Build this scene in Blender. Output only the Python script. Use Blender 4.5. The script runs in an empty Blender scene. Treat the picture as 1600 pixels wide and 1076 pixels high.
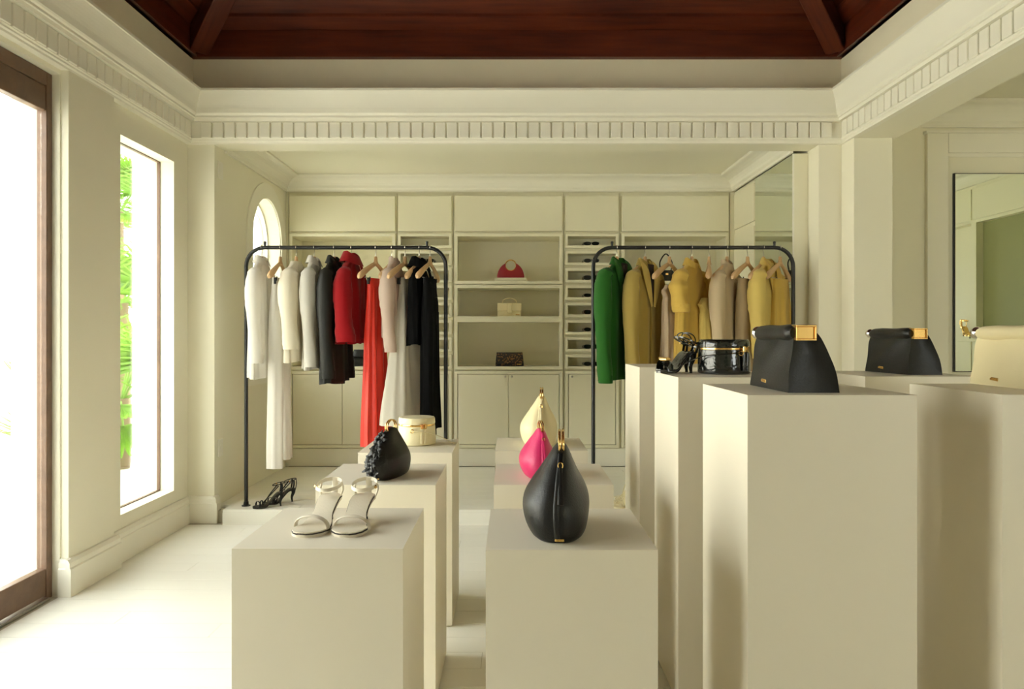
import bpy, bmesh, math, random
from mathutils import Vector, Matrix

# ------------------------------------------------------------------ camera, sky, sun, exposure
scene = bpy.context.scene
COL = scene.collection
CAM_Z = 1.28
FPX = 1130.0
cam_d = bpy.data.cameras.new('camera')
cam = bpy.data.objects.new('camera', cam_d)
COL.objects.link(cam)
cam.location = (0.0, 0.0, CAM_Z)
cam.rotation_euler = (math.radians(90), 0, 0)
cam_d.sensor_width = 36.0
cam_d.lens = 36.0 * FPX / 1600.0
cam_d.shift_x = 0.0
cam_d.shift_y = -14.0 / 1600.0
cam_d.clip_start = 0.05
cam_d.clip_end = 200
scene.camera = cam

world = bpy.data.worlds.new('sky')
scene.world = world
world.use_nodes = True
wn = world.node_tree
wn.nodes.clear()
w_out = wn.nodes.new('ShaderNodeOutputWorld')
w_bg = wn.nodes.new('ShaderNodeBackground')
w_bg.inputs['Color'].default_value = (1.0, 1.0, 0.99, 1)   # bright hazy overcast-white sky
w_bg.inputs['Strength'].default_value = 10.4
wn.links.new(w_bg.outputs[0], w_out.inputs[0])

sun_d = bpy.data.lights.new('sun', 'SUN')
sun_d.energy = 12.0
sun_d.angle = math.radians(3)
sun_d.color = (1.0, 0.94, 0.82)
sun = bpy.data.objects.new('sun', sun_d)
COL.objects.link(sun)
sun.location = (-8, -8, 12)
sun.rotation_euler = (math.radians(34), 0, math.radians(100))    # shines away from both glazed sides

def portal(name, loc, rot, sx, sy):
    # sampling portal in a window opening (emits nothing, only guides the sky light)
    d = bpy.data.lights.new(name, 'AREA')
    d.shape = 'RECTANGLE'; d.size = sx; d.size_y = sy
    d.cycles.is_portal = True
    o = bpy.data.objects.new(name, d); COL.objects.link(o)
    o.location = loc; o.rotation_euler = rot
    return o
portal('sky_portal_door', (-2.47, 2.1, 1.26), (0, math.radians(-90), 0), 2.6, 3.0)
portal('sky_portal_window', (-2.47, 4.425, 1.34), (0, math.radians(-90), 0), 2.2, 0.70)
portal('sky_portal_added_window', (3.3, -1.77, 1.5), (math.radians(90), 0, 0), 1.5, 1.5)  # guides sky light through the unseen window added as fill
portal('sky_portal_arch', (-2.32, 6.01, 1.70), (0, math.radians(-90), 0), 1.5, 0.75)

vs = scene.view_settings
scene.display_settings.display_device = 'sRGB'
vs.view_transform = 'Standard'
vs.look = 'None'
vs.exposure = 0.0
vs.gamma = 1.0
vs.use_curve_mapping = False
scene.cycles.use_denoising = True
scene.cycles.max_bounces = 14
scene.cycles.diffuse_bounces = 9
scene.cycles.glossy_bounces = 5
scene.cycles.transparent_max_bounces = 12
scene.cycles.sample_clamp_indirect = 6.0

R = math.radians
rnd = random.Random(7)

# ------------------------------------------------------------------ materials
def _new(name):
    m = bpy.data.materials.new(name); m.use_nodes = True
    nt = m.node_tree; b = nt.nodes['Principled BSDF']
    return m, nt, b

def mat(name, col, rough=0.5, metal=0.0, spec=0.5, var=0.0, vscale=8.0, bump=0.0, bscale=60.0, sheen=0.0,
        stretch=(1, 1, 1), coat=0.0, thin=0.0):
    m, nt, b = _new(name)
    b.inputs['Base Color'].default_value = (*col, 1)
    b.inputs['Roughness'].default_value = rough
    b.inputs['Metallic'].default_value = metal
    b.inputs['Specular IOR Level'].default_value = spec
    b.inputs['Sheen Weight'].default_value = sheen
    b.inputs['Coat Weight'].default_value = coat
    b.inputs['Coat Roughness'].default_value = 0.12
    tc = nt.nodes.new('ShaderNodeTexCoord')
    mp = nt.nodes.new('ShaderNodeMapping'); mp.inputs['Scale'].default_value = stretch
    nt.links.new(tc.outputs['Object'], mp.inputs['Vector'])
    if var > 0:
        n = nt.nodes.new('ShaderNodeTexNoise'); n.inputs['Scale'].default_value = vscale
        n.inputs['Detail'].default_value = 4
        nt.links.new(mp.outputs[0], n.inputs['Vector'])
        mx = nt.nodes.new('ShaderNodeMix'); mx.data_type = 'RGBA'
        mx.inputs['A'].default_value = (*[c * (1 - var) for c in col], 1)
        mx.inputs['B'].default_value = (*[min(1, c * (1 + var)) for c in col], 1)
        nt.links.new(n.outputs['Fac'], mx.inputs['Factor'])
        nt.links.new(mx.outputs['Result'], b.inputs['Base Color'])
    if bump > 0:
        n2 = nt.nodes.new('ShaderNodeTexNoise'); n2.inputs['Scale'].default_value = bscale
        n2.inputs['Detail'].default_value = 3
        nt.links.new(mp.outputs[0], n2.inputs['Vector'])
        bp = nt.nodes.new('ShaderNodeBump'); bp.inputs['Strength'].default_value = bump
        bp.inputs['Distance'].default_value = 0.01
        nt.links.new(n2.outputs['Fac'], bp.inputs['Height'])
        nt.links.new(bp.outputs[0], b.inputs['Normal'])
    if thin > 0:      # fine cloth lets part of the light through
        out = nt.nodes['Material Output']
        tl = nt.nodes.new('ShaderNodeBsdfTranslucent'); tl.inputs['Color'].default_value = (*col, 1)
        ms = nt.nodes.new('ShaderNodeMixShader'); ms.inputs[0].default_value = thin
        nt.links.new(b.outputs[0], ms.inputs[1]); nt.links.new(tl.outputs[0], ms.inputs[2])
        nt.links.new(ms.outputs[0], out.inputs['Surface'])
    return m

def glass_mat(name, tint=(0.97, 0.99, 0.97)):
    m = bpy.data.materials.new(name); m.use_nodes = True
    nt = m.node_tree; nt.nodes.clear()
    o = nt.nodes.new('ShaderNodeOutputMaterial')
    t = nt.nodes.new('ShaderNodeBsdfTransparent'); t.inputs[0].default_value = (*tint, 1)
    g = nt.nodes.new('ShaderNodeBsdfGlossy'); g.inputs['Roughness'].default_value = 0.02
    fr = nt.nodes.new('ShaderNodeFresnel'); fr.inputs[0].default_value = 1.45
    ml = nt.nodes.new('ShaderNodeMath'); ml.operation = 'MULTIPLY'; ml.inputs[1].default_value = 0.5
    mx = nt.nodes.new('ShaderNodeMixShader')
    nt.links.new(fr.outputs[0], ml.inputs[0]); nt.links.new(ml.outputs[0], mx.inputs[0])
    nt.links.new(t.outputs[0], mx.inputs[1]); nt.links.new(g.outputs[0], mx.inputs[2])
    nt.links.new(mx.outputs[0], o.inputs[0])
    return m

def wood_mat(name, dark, light, rough=0.35):
    m, nt, b = _new(name)
    tc = nt.nodes.new('ShaderNodeTexCoord'); mp = nt.nodes.new('ShaderNodeMapping')
    mp.inputs['Scale'].default_value = (1.2, 14, 14)
    n = nt.nodes.new('ShaderNodeTexNoise'); n.inputs['Scale'].default_value = 2.0; n.inputs['Detail'].default_value = 6
    n2 = nt.nodes.new('ShaderNodeTexNoise'); n2.inputs['Scale'].default_value = 1.1
    cr = nt.nodes.new('ShaderNodeValToRGB')
    cr.color_ramp.elements[0].position = 0.3; cr.color_ramp.elements[0].color = (*dark, 1)
    cr.color_ramp.elements[1].position = 0.75; cr.color_ramp.elements[1].color = (*light, 1)
    ad = nt.nodes.new('ShaderNodeMath'); ad.operation = 'ADD'
    ml = nt.nodes.new('ShaderNodeMath'); ml.operation = 'MULTIPLY'; ml.inputs[1].default_value = 0.5
    nt.links.new(tc.outputs['Object'], mp.inputs[0]); nt.links.new(mp.outputs[0], n.inputs[0])
    nt.links.new(tc.outputs['Object'], n2.inputs[0])
    nt.links.new(n.outputs['Fac'], ad.inputs[0]); nt.links.new(n2.outputs['Fac'], ad.inputs[1])
    nt.links.new(ad.outputs[0], ml.inputs[0]); nt.links.new(ml.outputs[0], cr.inputs[0])
    nt.links.new(cr.outputs[0], b.inputs['Base Color'])
    b.inputs['Roughness'].default_value = rough
    return m

def leopard_mat(name):
    m, nt, b = _new(name)
    tc = nt.nodes.new('ShaderNodeTexCoord')
    v = nt.nodes.new('ShaderNodeTexVoronoi'); v.inputs['Scale'].default_value = 60
    cr = nt.nodes.new('ShaderNodeValToRGB')
    cr.color_ramp.elements[0].position = 0.30; cr.color_ramp.elements[0].color = (0.26, 0.12, 0.035, 1)
    cr.color_ramp.elements[1].position = 0.42; cr.color_ramp.elements[1].color = (0.012, 0.008, 0.006, 1)
    nt.links.new(tc.outputs['Object'], v.inputs['Vector']); nt.links.new(v.outputs['Distance'], cr.inputs[0])
    nt.links.new(cr.outputs[0], b.inputs['Base Color']); b.inputs['Roughness'].default_value = 0.6
    return m

def croc_mat(name, col):
    m, nt, b = _new(name)
    b.inputs['Base Color'].default_value = (*col, 1); b.inputs['Roughness'].default_value = 0.14
    b.inputs['Coat Weight'].default_value = 0.6
    tc = nt.nodes.new('ShaderNodeTexCoord')
    mp = nt.nodes.new('ShaderNodeMapping'); mp.inputs['Scale'].default_value = (45, 45, 60)
    v = nt.nodes.new('ShaderNodeTexVoronoi'); v.feature = 'DISTANCE_TO_EDGE'; v.inputs['Scale'].default_value = 1.0
    bp = nt.nodes.new('ShaderNodeBump'); bp.inputs['Strength'].default_value = 0.5; bp.inputs['Distance'].default_value = 0.003
    nt.links.new(tc.outputs['Object'], mp.inputs[0]); nt.links.new(mp.outputs[0], v.inputs['Vector'])
    nt.links.new(v.outputs['Distance'], bp.inputs['Height']); nt.links.new(bp.outputs[0], b.inputs['Normal'])
    return m

WALLC = (0.80, 0.768, 0.625)
M = {}
M['wall'] = mat('cream_wall_paint', WALLC, 0.6, var=0.02, vscale=2, bump=0.03, bscale=120)
M['frieze'] = mat('cream_frieze_paint', (0.81, 0.75, 0.58), 0.7, var=0.03)
M['trim'] = mat('cream_trim_paint', (0.82, 0.795, 0.685), 0.42)
M['cab'] = mat('cream_cabinet_lacquer', (0.78, 0.745, 0.57), 0.4)
M['floor'] = mat('white_painted_boards', (0.83, 0.815, 0.73), 0.38, var=0.02, vscale=3, bump=0.04, bscale=25, stretch=(0.3, 3, 1))
M['joint'] = mat('board_joint', (0.50, 0.46, 0.36), 0.8)
M['ped'] = mat('warm_white_pedestal_paint', (0.77, 0.718, 0.585), 0.45, var=0.02, vscale=3, bump=0.02, bscale=80)
M['wood'] = wood_mat('dark_red_mahogany', (0.035, 0.005, 0.002), (0.17, 0.032, 0.009), 0.42)
M['doorwood'] = mat('weathered_brown_door_frame', (0.15, 0.085, 0.05), 0.4, var=0.35, vscale=14, bump=0.1, bscale=50)
M['glass'] = glass_mat('clear_glass')
M['mirror'] = mat('mirror_silver', (0.80, 0.86, 0.78), 0.01, metal=1.0)
M['black_metal'] = mat('black_powder_coat', (0.012, 0.012, 0.012), 0.4)
M['gold'] = mat('polished_gold', (0.85, 0.56, 0.20), 0.2, metal=1.0)
M['chrome'] = mat('polished_chrome', (0.85, 0.83, 0.80), 0.08, metal=1.0)
M['steel'] = mat('brushed_steel', (0.55, 0.52, 0.46), 0.3, metal=1.0)
M['hanger'] = mat('pale_beech_wood', (0.62, 0.40, 0.20), 0.5, var=0.12, vscale=5, stretch=(2, 20, 20))
M['leather'] = mat('black_leather', (0.010, 0.010, 0.009), 0.40, spec=0.35, var=0.2, bump=0.12, bscale=220)
M['patent'] = croc_mat('black_patent_croc', (0.008, 0.010, 0.008))
M['pink'] = mat('fuchsia_leather', (0.62, 0.022, 0.13), 0.42, bump=0.1, bscale=220)
M['creamleather'] = mat('cream_leather', (0.80, 0.70, 0.42), 0.42, bump=0.08, bscale=220)
M['whiteleather'] = mat('off_white_leather', (0.74, 0.68, 0.55), 0.38, bump=0.06, bscale=220)
M['palecroc'] = mat('pale_cream_leather', (0.78, 0.70, 0.45), 0.3, bump=0.1, bscale=90)
M['redleather'] = mat('deep_red_leather', (0.30, 0.006, 0.012), 0.45)
M['leopard'] = leopard_mat('leopard_pony_hair')
M['goldshade'] = mat('tarnished_gold', (0.45, 0.26, 0.07), 0.5, metal=1.0)
M['darksole'] = mat('dark_sole_edge', (0.03, 0.022, 0.018), 0.6)
M['lens_black'] = mat('black_acetate', (0.01, 0.01, 0.01), 0.15)
M['lens_brown'] = mat('burgundy_brown_acetate', (0.06, 0.010, 0.008), 0.15)
M['switch'] = mat('white_switch_plate', (0.80, 0.77, 0.68), 0.35)
M['leaf'] = mat('palm_leaf_green', (0.16, 0.34, 0.02), 0.5, var=0.35, vscale=6, thin=0.35)
M['bark'] = mat('palm_trunk_brown', (0.16, 0.11, 0.06), 0.9, var=0.3, bump=0.4, bscale=30)
M['outwall'] = mat('white_render_outside', (0.82, 0.80, 0.76), 0.8, var=0.02)
M['terrace'] = mat('pale_limestone_terrace', (0.72, 0.70, 0.64), 0.7, var=0.05, vscale=2)
M['sage'] = mat('sage_olive_panel', (0.30, 0.30, 0.13), 0.5)
# cloth
def cloth(name, c, rough=0.85, sheen=0.2, thin=0.0, spec=0.2): return mat(name, c, rough, spec=spec, sheen=sheen, thin=thin, bump=0.12, bscale=260)
M['c_white'] = cloth('white_cotton', (0.87, 0.85, 0.80), thin=0.4)
M['c_cream'] = cloth('cream_knit', (0.84, 0.79, 0.65), thin=0.3)
M['c_greywhite'] = cloth('grey_white_poplin', (0.68, 0.65, 0.58), thin=0.25)
M['c_red'] = cloth('crimson_chiffon', (0.36, 0.004, 0.008), thin=0.25)
M['c_redsatin'] = mat('scarlet_satin', (0.82, 0.035, 0.014), 0.45, sheen=0.1)
M['c_blush'] = cloth('blush_organza', (0.72, 0.58, 0.48), thin=0.35)
M['c_ivory'] = cloth('ivory_silk', (0.76, 0.72, 0.62), 0.5, thin=0.25)
M['c_black'] = cloth('black_wool', (0.006, 0.006, 0.006), sheen=0.0, spec=0.1)
M['c_leather'] = mat('dark_leather_jacket', (0.010, 0.010, 0.007), 0.5, spec=0.25, bump=0.1, bscale=120)
M['c_green'] = cloth('emerald_wool', (0.018, 0.105, 0.012), sheen=0.1)
M['c_olive'] = cloth('mustard_olive_wool', (0.40, 0.29, 0.075))
M['c_yellow'] = cloth('soft_yellow_cotton', (0.72, 0.55, 0.16), thin=0.15)
M['c_gold'] = cloth('golden_yellow_crepe', (0.68, 0.46, 0.10), thin=0.15)
M['c_beige'] = cloth('beige_linen', (0.58, 0.46, 0.29), thin=0.1)
M['c_taupe'] = cloth('taupe_linen', (0.40, 0.30, 0.17))
M['c_pinkbeige'] = cloth('pinkish_beige_silk', (0.60, 0.47, 0.32), thin=0.15)
M['label_dark'] = mat('dark_woven_label', (0.03, 0.02, 0.015), 0.8)

# ------------------------------------------------------------------ mesh helpers
def crom(pts, n):
    pts = [Vector(p) for p in pts]
    out = []
    m = len(pts) - 1
    for i in range(n + 1):
        t = i / n * m
        k = min(int(t), m - 1); u = t - k
        p0 = pts[max(k - 1, 0)]; p1 = pts[k]; p2 = pts[k + 1]; p3 = pts[min(k + 2, m)]
        out.append(0.5 * ((2 * p1) + (p2 - p0) * u + (2 * p0 - 5 * p1 + 4 * p2 - p3) * u * u + (3 * p1 - p0 - 3 * p2 + p3) * u ** 3))
    return out

def interp(tab, t):
    # smooth interpolation of rows (t, a, b, ...)
    if t <= tab[0][0]: return list(tab[0][1:])
    for a, b in zip(tab, tab[1:]):
        if t <= b[0]:
            u = (t - a[0]) / (b[0] - a[0]); u = u * u * (3 - 2 * u)
            return [x + (y - x) * u for x, y in zip(a[1:], b[1:])]
    return list(tab[-1][1:])

class MB:
    def __init__(self): self.v = []; self.f = []
    def box(self, x0, x1, y0, y1, z0, z1):
        i = len(self.v)
        self.v += [(x0, y0, z0), (x1, y0, z0), (x1, y1, z0), (x0, y1, z0), (x0, y0, z1), (x1, y0, z1), (x1, y1, z1), (x0, y1, z1)]
        self.f += [tuple(i + k for k in q) for q in ((0, 3, 2, 1), (4, 5, 6, 7), (0, 1, 5, 4), (1, 2, 6, 5), (2, 3, 7, 6), (3, 0, 4, 7))]
        return self
    def quad(self, a, b, c, d):
        i = len(self.v); self.v += [tuple(a), tuple(b), tuple(c), tuple(d)]; self.f.append((i, i + 1, i + 2, i + 3)); return self
    def loft(self, rings, cap0=True, cap1=True, closed=True, loop=False):
        i = len(self.v); n = len(rings[0])
        for r in rings: self.v += [tuple(p) for p in r]
        m = len(rings)
        for k in range(m if loop else m - 1):
            k2 = (k + 1) % m
            for j in range(n if closed else n - 1):
                j2 = (j + 1) % n
                self.f.append((i + k * n + j, i + k * n + j2, i + k2 * n + j2, i + k2 * n + j))
        if not loop:
            if cap0: self.f.append(tuple(i + j for j in reversed(range(n))))
            if cap1: self.f.append(tuple(i + (m - 1) * n + j for j in range(n)))
        return self
    def sweep(self, pts, rw, rt=None, up=None, n=8, loop=False, square=False, caps=True):
        pts = [Vector(p) for p in pts]; m = len(pts)
        fw = rw if callable(rw) else (lambda t: rw)
        ft = fw if rt is None else (rt if callable(rt) else (lambda t: rt))
        rings = []; prevN = None
        for k, p in enumerate(pts):
            if loop: T = pts[(k + 1) % m] - pts[k - 1]
            else: T = pts[min(k + 1, m - 1)] - pts[max(k - 1, 0)]
            T.normalize()
            if up is not None:
                B = T.cross(Vector(up))
                if B.length < 1e-5: B = prevB
                B.normalize(); N = B.cross(T)
            else:
                if prevN is None:
                    a = Vector((0, 0, 1)) if abs(T.z) < 0.9 else Vector((1, 0, 0))
                    N = (a - T * a.dot(T)).normalized()
                else:
                    N = (prevN - T * prevN.dot(T)).normalized()
                B = T.cross(N)
            prevN = N; prevB = B
            t = k / max(1, m - 1)
            w = fw(t); h = ft(t)
            if square:
                ring = [p + B * (w * sx) + N * (h * sy) for sx, sy in ((1, -1), (1, 1), (-1, 1), (-1, -1))]
            else:
                ring = [p + B * (w * math.cos(2 * math.pi * j / n)) + N * (h * math.sin(2 * math.pi * j / n)) for j in range(n)]
            rings.append(ring)
        self.loft(rings, caps, caps, True, loop)
        return self
    def lathe(self, prof, c=(0, 0, 0), n=24, sx=1.0, sy=1.0):
        rings = [[(c[0] + r * sx * math.cos(2 * math.pi * j / n), c[1] + r * sy * math.sin(2 * math.pi * j / n), c[2] + z) for j in range(n)] for r, z in prof]
        return self.loft(rings)
    def sphere(self, c, r, n=16, m=10, s=(1, 1, 1)):
        prof = [(max(1e-4, r * math.sin(math.pi * k / m)), -r * math.cos(math.pi * k / m)) for k in range(m + 1)]
        rings = [[(c[0] + q * s[0] * math.cos(2 * math.pi * j / n), c[1] + q * s[1] * math.sin(2 * math.pi * j / n), c[2] + z * s[2]) for j in range(n)] for q, z in prof]
        return self.loft(rings)
    def mesh(self, name, m, smooth=False, bevel=0.0, seg=2, weld=True, angle=40):
        me = bpy.data.meshes.new(name)
        me.from_pydata(self.v, [], self.f)
        bm = bmesh.new(); bm.from_mesh(me)
        if weld: bmesh.ops.remove_doubles(bm, verts=bm.verts, dist=1e-5)
        bmesh.ops.recalc_face_normals(bm, faces=bm.faces)
        if bevel > 0:
            es = [e for e in bm.edges if len(e.link_faces) == 2 and e.calc_face_angle(0) > R(30)]
            bmesh.ops.bevel(bm, geom=es, offset=bevel, segments=seg, affect='EDGES', profile=0.5)
        if smooth:
            for f in bm.faces: f.smooth = True
            for e in bm.edges:
                if len(e.link_faces) == 2 and e.calc_face_angle(0) > R(angle): e.smooth = False
        bm.to_mesh(me); bm.free()
        me.materials.append(M[m])
        return me
    def build(self, name, m, parent=None, loc=(0, 0, 0), rot=(0, 0, 0), **kw):
        return link(name, self.mesh(name, m, **kw), parent, loc, rot)

def link(name, me, parent=None, loc=(0, 0, 0), rot=(0, 0, 0)):
    o = bpy.data.objects.new(name, me); COL.objects.link(o)
    o.parent = parent; o.location = loc; o.rotation_euler = rot
    return o

def tag(o, label=None, cat=None, group=None, kind=None):
    if label: o['label'] = label
    if cat: o['category'] = cat
    if group: o['group'] = group
    if kind: o['kind'] = kind
    return o

def thing(name, label, cat, loc=(0, 0, 0), rz=0.0, group=None):
    o = bpy.data.objects.new(name, None); COL.objects.link(o)
    o.location = loc; o.rotation_euler = (0, 0, rz); o.empty_display_size = 0.05
    return tag(o, label, cat, group)

def struct(o, label, cat): return tag(o, label, cat, None, 'structure')
# ------------------------------------------------------------------ room dimensions
XL, XR = -2.22, 2.28          # side wall faces of the front room
YB = 4.95                     # face of the beam in front of the alcove
YREAR = -1.6
AXL, AXR = -2.036, 2.10       # alcove side walls
SOFY = 5.12                   # back of the beam
YC = 6.50                     # cabinet fronts
STEPY, STEPZ = 4.886, 0.104
ZS = 2.585                    # beam soffit
ALC_Z = 2.70
FR_Z = 3.187                  # top of the frieze

# ---- floor: base slab with recessed joints showing between separate boards
fl = MB().box(XL - 0.25, 4.75, YREAR, 6.95, -0.12, -0.003).build('floor', 'joint')
struct(fl, 'white painted board floor of the boutique', 'floor')
BW = 0.145
row = 0
y = 0.75
mesh_cache = {}
def plank(x0, x1, y0, y1, z1, parent, th=0.02, key='floor'):
    L = round(x1 - x0, 3); W = round(y1 - y0, 3)
    k = (L, W, key)
    if k not in mesh_cache:
        mesh_cache[k] = MB().box(-L / 2, L / 2, -W / 2, W / 2, -th, 0).mesh('plank', 'floor')
    o = link('plank', mesh_cache[k], parent, ((x0 + x1) / 2, (y0 + y1) / 2, z1))
    return o
G = 0.0012
while y < STEPY - 0.01:
    y1 = min(y + BW, STEPY + 0.01)
    off = (0.0, 0.93, 0.45, 1.35, 0.2)[row % 5]
    xs = [XL] + [x for x in (XL + off + 1.9 * k for k in range(0, 5)) if XL + 0.2 < x < 4.45] + [4.7]
    for a, b in zip(xs, xs[1:]):
        plank(a + G, b - G, y + G, y1 - G, 0.0, fl)
    y = y1; row += 1
# boards behind the camera as one plain field
MB().box(XL, 4.7, YREAR, 0.749, -0.02, 0).build('board_field', 'floor', fl)

# ---- raised alcove floor (one step up)
st = MB().box(-1.955, 2.30, STEPY, YB + 0.0, 0.0, STEPZ - 0.02).box(AXL, 2.10, YB, 6.93, 0.0, STEPZ - 0.02).build('floor_alcove', 'joint')
struct(st, 'raised white board floor of the wardrobe alcove, one step up', 'floor')
y = STEPY
row = 0
while y < YC - 0.02:
    y1 = min(y + BW, YC)
    x0 = -1.955 if y < YB - 0.02 else AXL
    xend = 2.30 if y1 < YB + 0.06 else AXR
    off = (0.5, 1.3, 0.9, 0.2)[row % 4]
    xs = [x0] + [x for x in (x0 + off + 1.7 * k for k in range(4)) if x < xend - 0.2] + [xend]
    for a, b in zip(xs, xs[1:]):
        plank(a + G, b - G, y + (0 if row == 0 else G), y1 - G, STEPZ, st, key='step')
    y = y1; row += 1
MB().box(-1.955, 2.30, STEPY - 0.002, STEPY + 0.012, 0.0, STEPZ - 0.0205).build('step_riser', 'floor', st)

# ---- left wall with glazed door and tall window
DY0, DY1, DZ = 0.70, 3.55, 2.56
WY0, WY1, WZ0, WZ1 = 4.10, 4.75, 0.262, 2.42
T = 0.24
m = MB()
m.box(XL - T, XL, YREAR, DY0, -0.1, FR_Z)
m.box(XL - T, XL, DY0, DY1, DZ, FR_Z)
m.box(XL - T, XL, DY1, WY0, -0.1, FR_Z)
m.box(XL - T, XL, WY0, WY1, -0.1, WZ0)
m.box(XL - T, XL, WY0, WY1, WZ1, FR_Z)
m.box(XL - T, XL, WY1, YB + 0.3, -0.1, FR_Z)
struct(m.build('wall_left', 'wall', weld=False), 'cream left wall with the glazed door and tall window', 'wall')

# pilaster between door and window
pl = MB().box(XL - 0.01, -2.182, DY1 + 0.01, 3.97, 0.0, ZS + 0.01).build('trim_1', 'wall', bevel=0.004)
struct(pl, 'shallow cream pilaster between glazed door and tall window', 'pilaster')
def base_strip(mb, pts):
    # baseboard along a floor polyline, room on the left-hand normal given with each segment
    for (x0, y0), (x1, y1), (nx, ny), z in pts:
        prof = [(0.0, 0.0), (0.026, 0.0), (0.026, 0.135), (0.020, 0.142), (0.020, 0.165), (0.010, 0.182), (0.0, 0.185)]
        a = [(x0 + nx * p, y0 + ny * p, z + h) for p, h in prof]
        b = [(x1 + nx * p, y1 + ny * p, z + h) for p, h in prof]
        mb.loft([a, b])
m = MB()
base_strip(m, [((-2.182, DY1 - 0.016), (-2.182, 3.996), (1, 0), 0), ((XL - 0.0, DY1 + 0.0105), (-2.170, DY1 + 0.0105), (0, -1), 0), ((XL, 3.9695), (-2.170, 3.9695), (0, 1), 0)])
m.build('baseboard', 'trim', pl)
m = MB(); base_strip(m, [((XL, 3.996), (XL, YB), (1, 0), 0), ((XL, YREAR), (XL, DY0 - 0.1), (1, 0), 0)])
struct(m.build('baseboard_left', 'trim'), 'moulded cream baseboard under the tall window', 'baseboard')

# corner pier beside the alcove
pier = MB().box(XL - 0.02, AXL, YB, SOFY, -0.05, ZS + 0.02).build('trim_2', 'wall', bevel=0.003)
struct(pier, 'cream corner pier between tall window and alcove', 'pier')
m = MB(); base_strip(m, [((XL, YB), (AXL + 0.010, YB), (0, -1), 0), ((AXL, YB - 0.0265), (AXL, YB + 0.05), (1, 0), 0)])
m.build('baseboard', 'trim', pier)

# ---- glazed sliding door with weathered brown frame
d1 = thing('door_1', 'large glazed sliding door in a weathered brown frame', 'door', (XL, 0, 0)); d1['kind'] = 'structure'
for ya, yb in ((DY1 - 0.045, DY1 - 0.003), (DY0 + 0.003, DY0 + 0.045)):
    MB().box(-0.085, -0.035, ya, yb, 0.0, DZ - 0.003).build('jamb', 'doorwood', d1, bevel=0.003)
MB().box(-0.085, -0.035, DY0 + 0.045, DY1 - 0.045, DZ - 0.07, DZ - 0.003).build('head_rail', 'doorwood', d1, bevel=0.003)
MB().box(-0.19, -0.02, DY0 + 0.045, DY1 - 0.045, 0.001, 0.012).build('floor_track', 'steel', d1)
for a, b, xo in ((DY0 + 0.046, 2.28, -0.085), (2.22, DY1 - 0.046, -0.035)):
    MB().box(xo - 0.048, xo - 0.004, a, b, 0.020, 0.150).build('bottom_rail', 'doorwood', d1, bevel=0.004)
    MB().box(xo - 0.048, xo - 0.004, a, b, DZ - 0.19, DZ - 0.072).build('top_rail', 'doorwood', d1, bevel=0.004)
    MB().box(xo - 0.046, xo - 0.006, *((b - 0.06, b) if a < 2 else (a, a + 0.06)), 0.151, DZ - 0.191).build('stile', 'doorwood', d1, bevel=0.004)
    MB().box(xo - 0.030, xo - 0.022, a + 0.002, b - 0.002, 0.145, DZ - 0.186).build('pane', 'glass', d1)

# ---- tall window
w1 = thing('window_1', 'tall narrow window with deep white reveal, palms outside', 'window', (XL, 0, 0)); w1['kind'] = 'structure'
m = MB()
fx0, fx1 = -0.110, -0.090
for q in ((WY0, WY0 + 0.006, WZ0, WZ1), (WY1 - 0.006, WY1, WZ0, WZ1)):
    m.box(fx0, fx1, q[0], q[1], q[2], q[3])
m.box(fx0, fx1, WY0 + 0.006, WY1 - 0.006, WZ0, WZ0 + 0.006); m.box(fx0, fx1, WY0 + 0.006, WY1 - 0.006, WZ1 - 0.006, WZ1)
m.build('window_frame', 'doorwood', w1)
MB().box(-0.104, -0.098, WY0 + 0.006, WY1 - 0.006, WZ0 + 0.006, WZ1 - 0.006).build('pane', 'glass', w1)

# ---- alcove left wall with arched window
AY0, AY1, ASILL, ASPR = 5.66, 6.36, 1.02, 2.06
AC, AR = (AY0 + AY1) / 2, (AY1 - AY0) / 2
NA = 28
arcp = [(AC - AR * math.cos(math.pi * k / NA), ASPR + AR * math.sin(math.pi * k / NA)) for k in range(NA + 1)]
m = MB()
TX = 0.18
x0, x1 = AXL, AXL - TX
for xx in (x0, x1):
    m.quad((xx, SOFY, 0), (xx, AY0, 0), (xx, AY0, ALC_Z), (xx, SOFY, ALC_Z))
    m.quad((xx, AY1, 0), (xx, 6.93, 0), (xx, 6.93, ALC_Z), (xx, AY1, ALC_Z))
    m.quad((xx, AY0, 0), (xx, AY1, 0), (xx, AY1, ASILL), (xx, AY0, ASILL))
    for a, b in zip(arcp, arcp[1:]):
        m.quad((xx, a[0], a[1]), (xx, b[0], b[1]), (xx, b[0], ALC_Z), (xx, a[0], ALC_Z))
hole = [(AY0, ASILL)] + arcp + [(AY1, ASILL)]
for a, b in zip(hole, hole[1:] + hole[:1]):
    m.quad((x0, a[0], a[1]), (x0, b[0], b[1]), (x1, b[0], b[1]), (x1, a[0], a[1]))
wl = m.build('wall_alcove_left', 'wall', weld=False)
struct(wl, 'cream alcove side wall pierced by the arched window', 'wall')
# light switch plates on it
sw = MB().box(0, 0.008, -0.04, 0.04, -0.06, 0.06).build('switch_plate', 'switch', None, (AXL, 5.04, 0.50), bevel=0.003)
tag(sw, 'white socket plate low on the corner pier beside the step', 'socket plate')
MB().box(0.008, 0.012, -0.016, 0.016, -0.034, 0.034).build('socket_face', 'switch', sw, bevel=0.002)
sw = MB().box(0, 0.008, -0.04, 0.04, -0.06, 0.06).build('switch_plate', 'switch', None, (AXL, 5.04, 2.43), bevel=0.003)
tag(sw, 'white plate high on the corner pier below the beam', 'wall plate')
MB().box(0.008, 0.011, -0.025, 0.025, -0.045, 0.045).build('cover', 'switch', sw, bevel=0.002)

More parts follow.
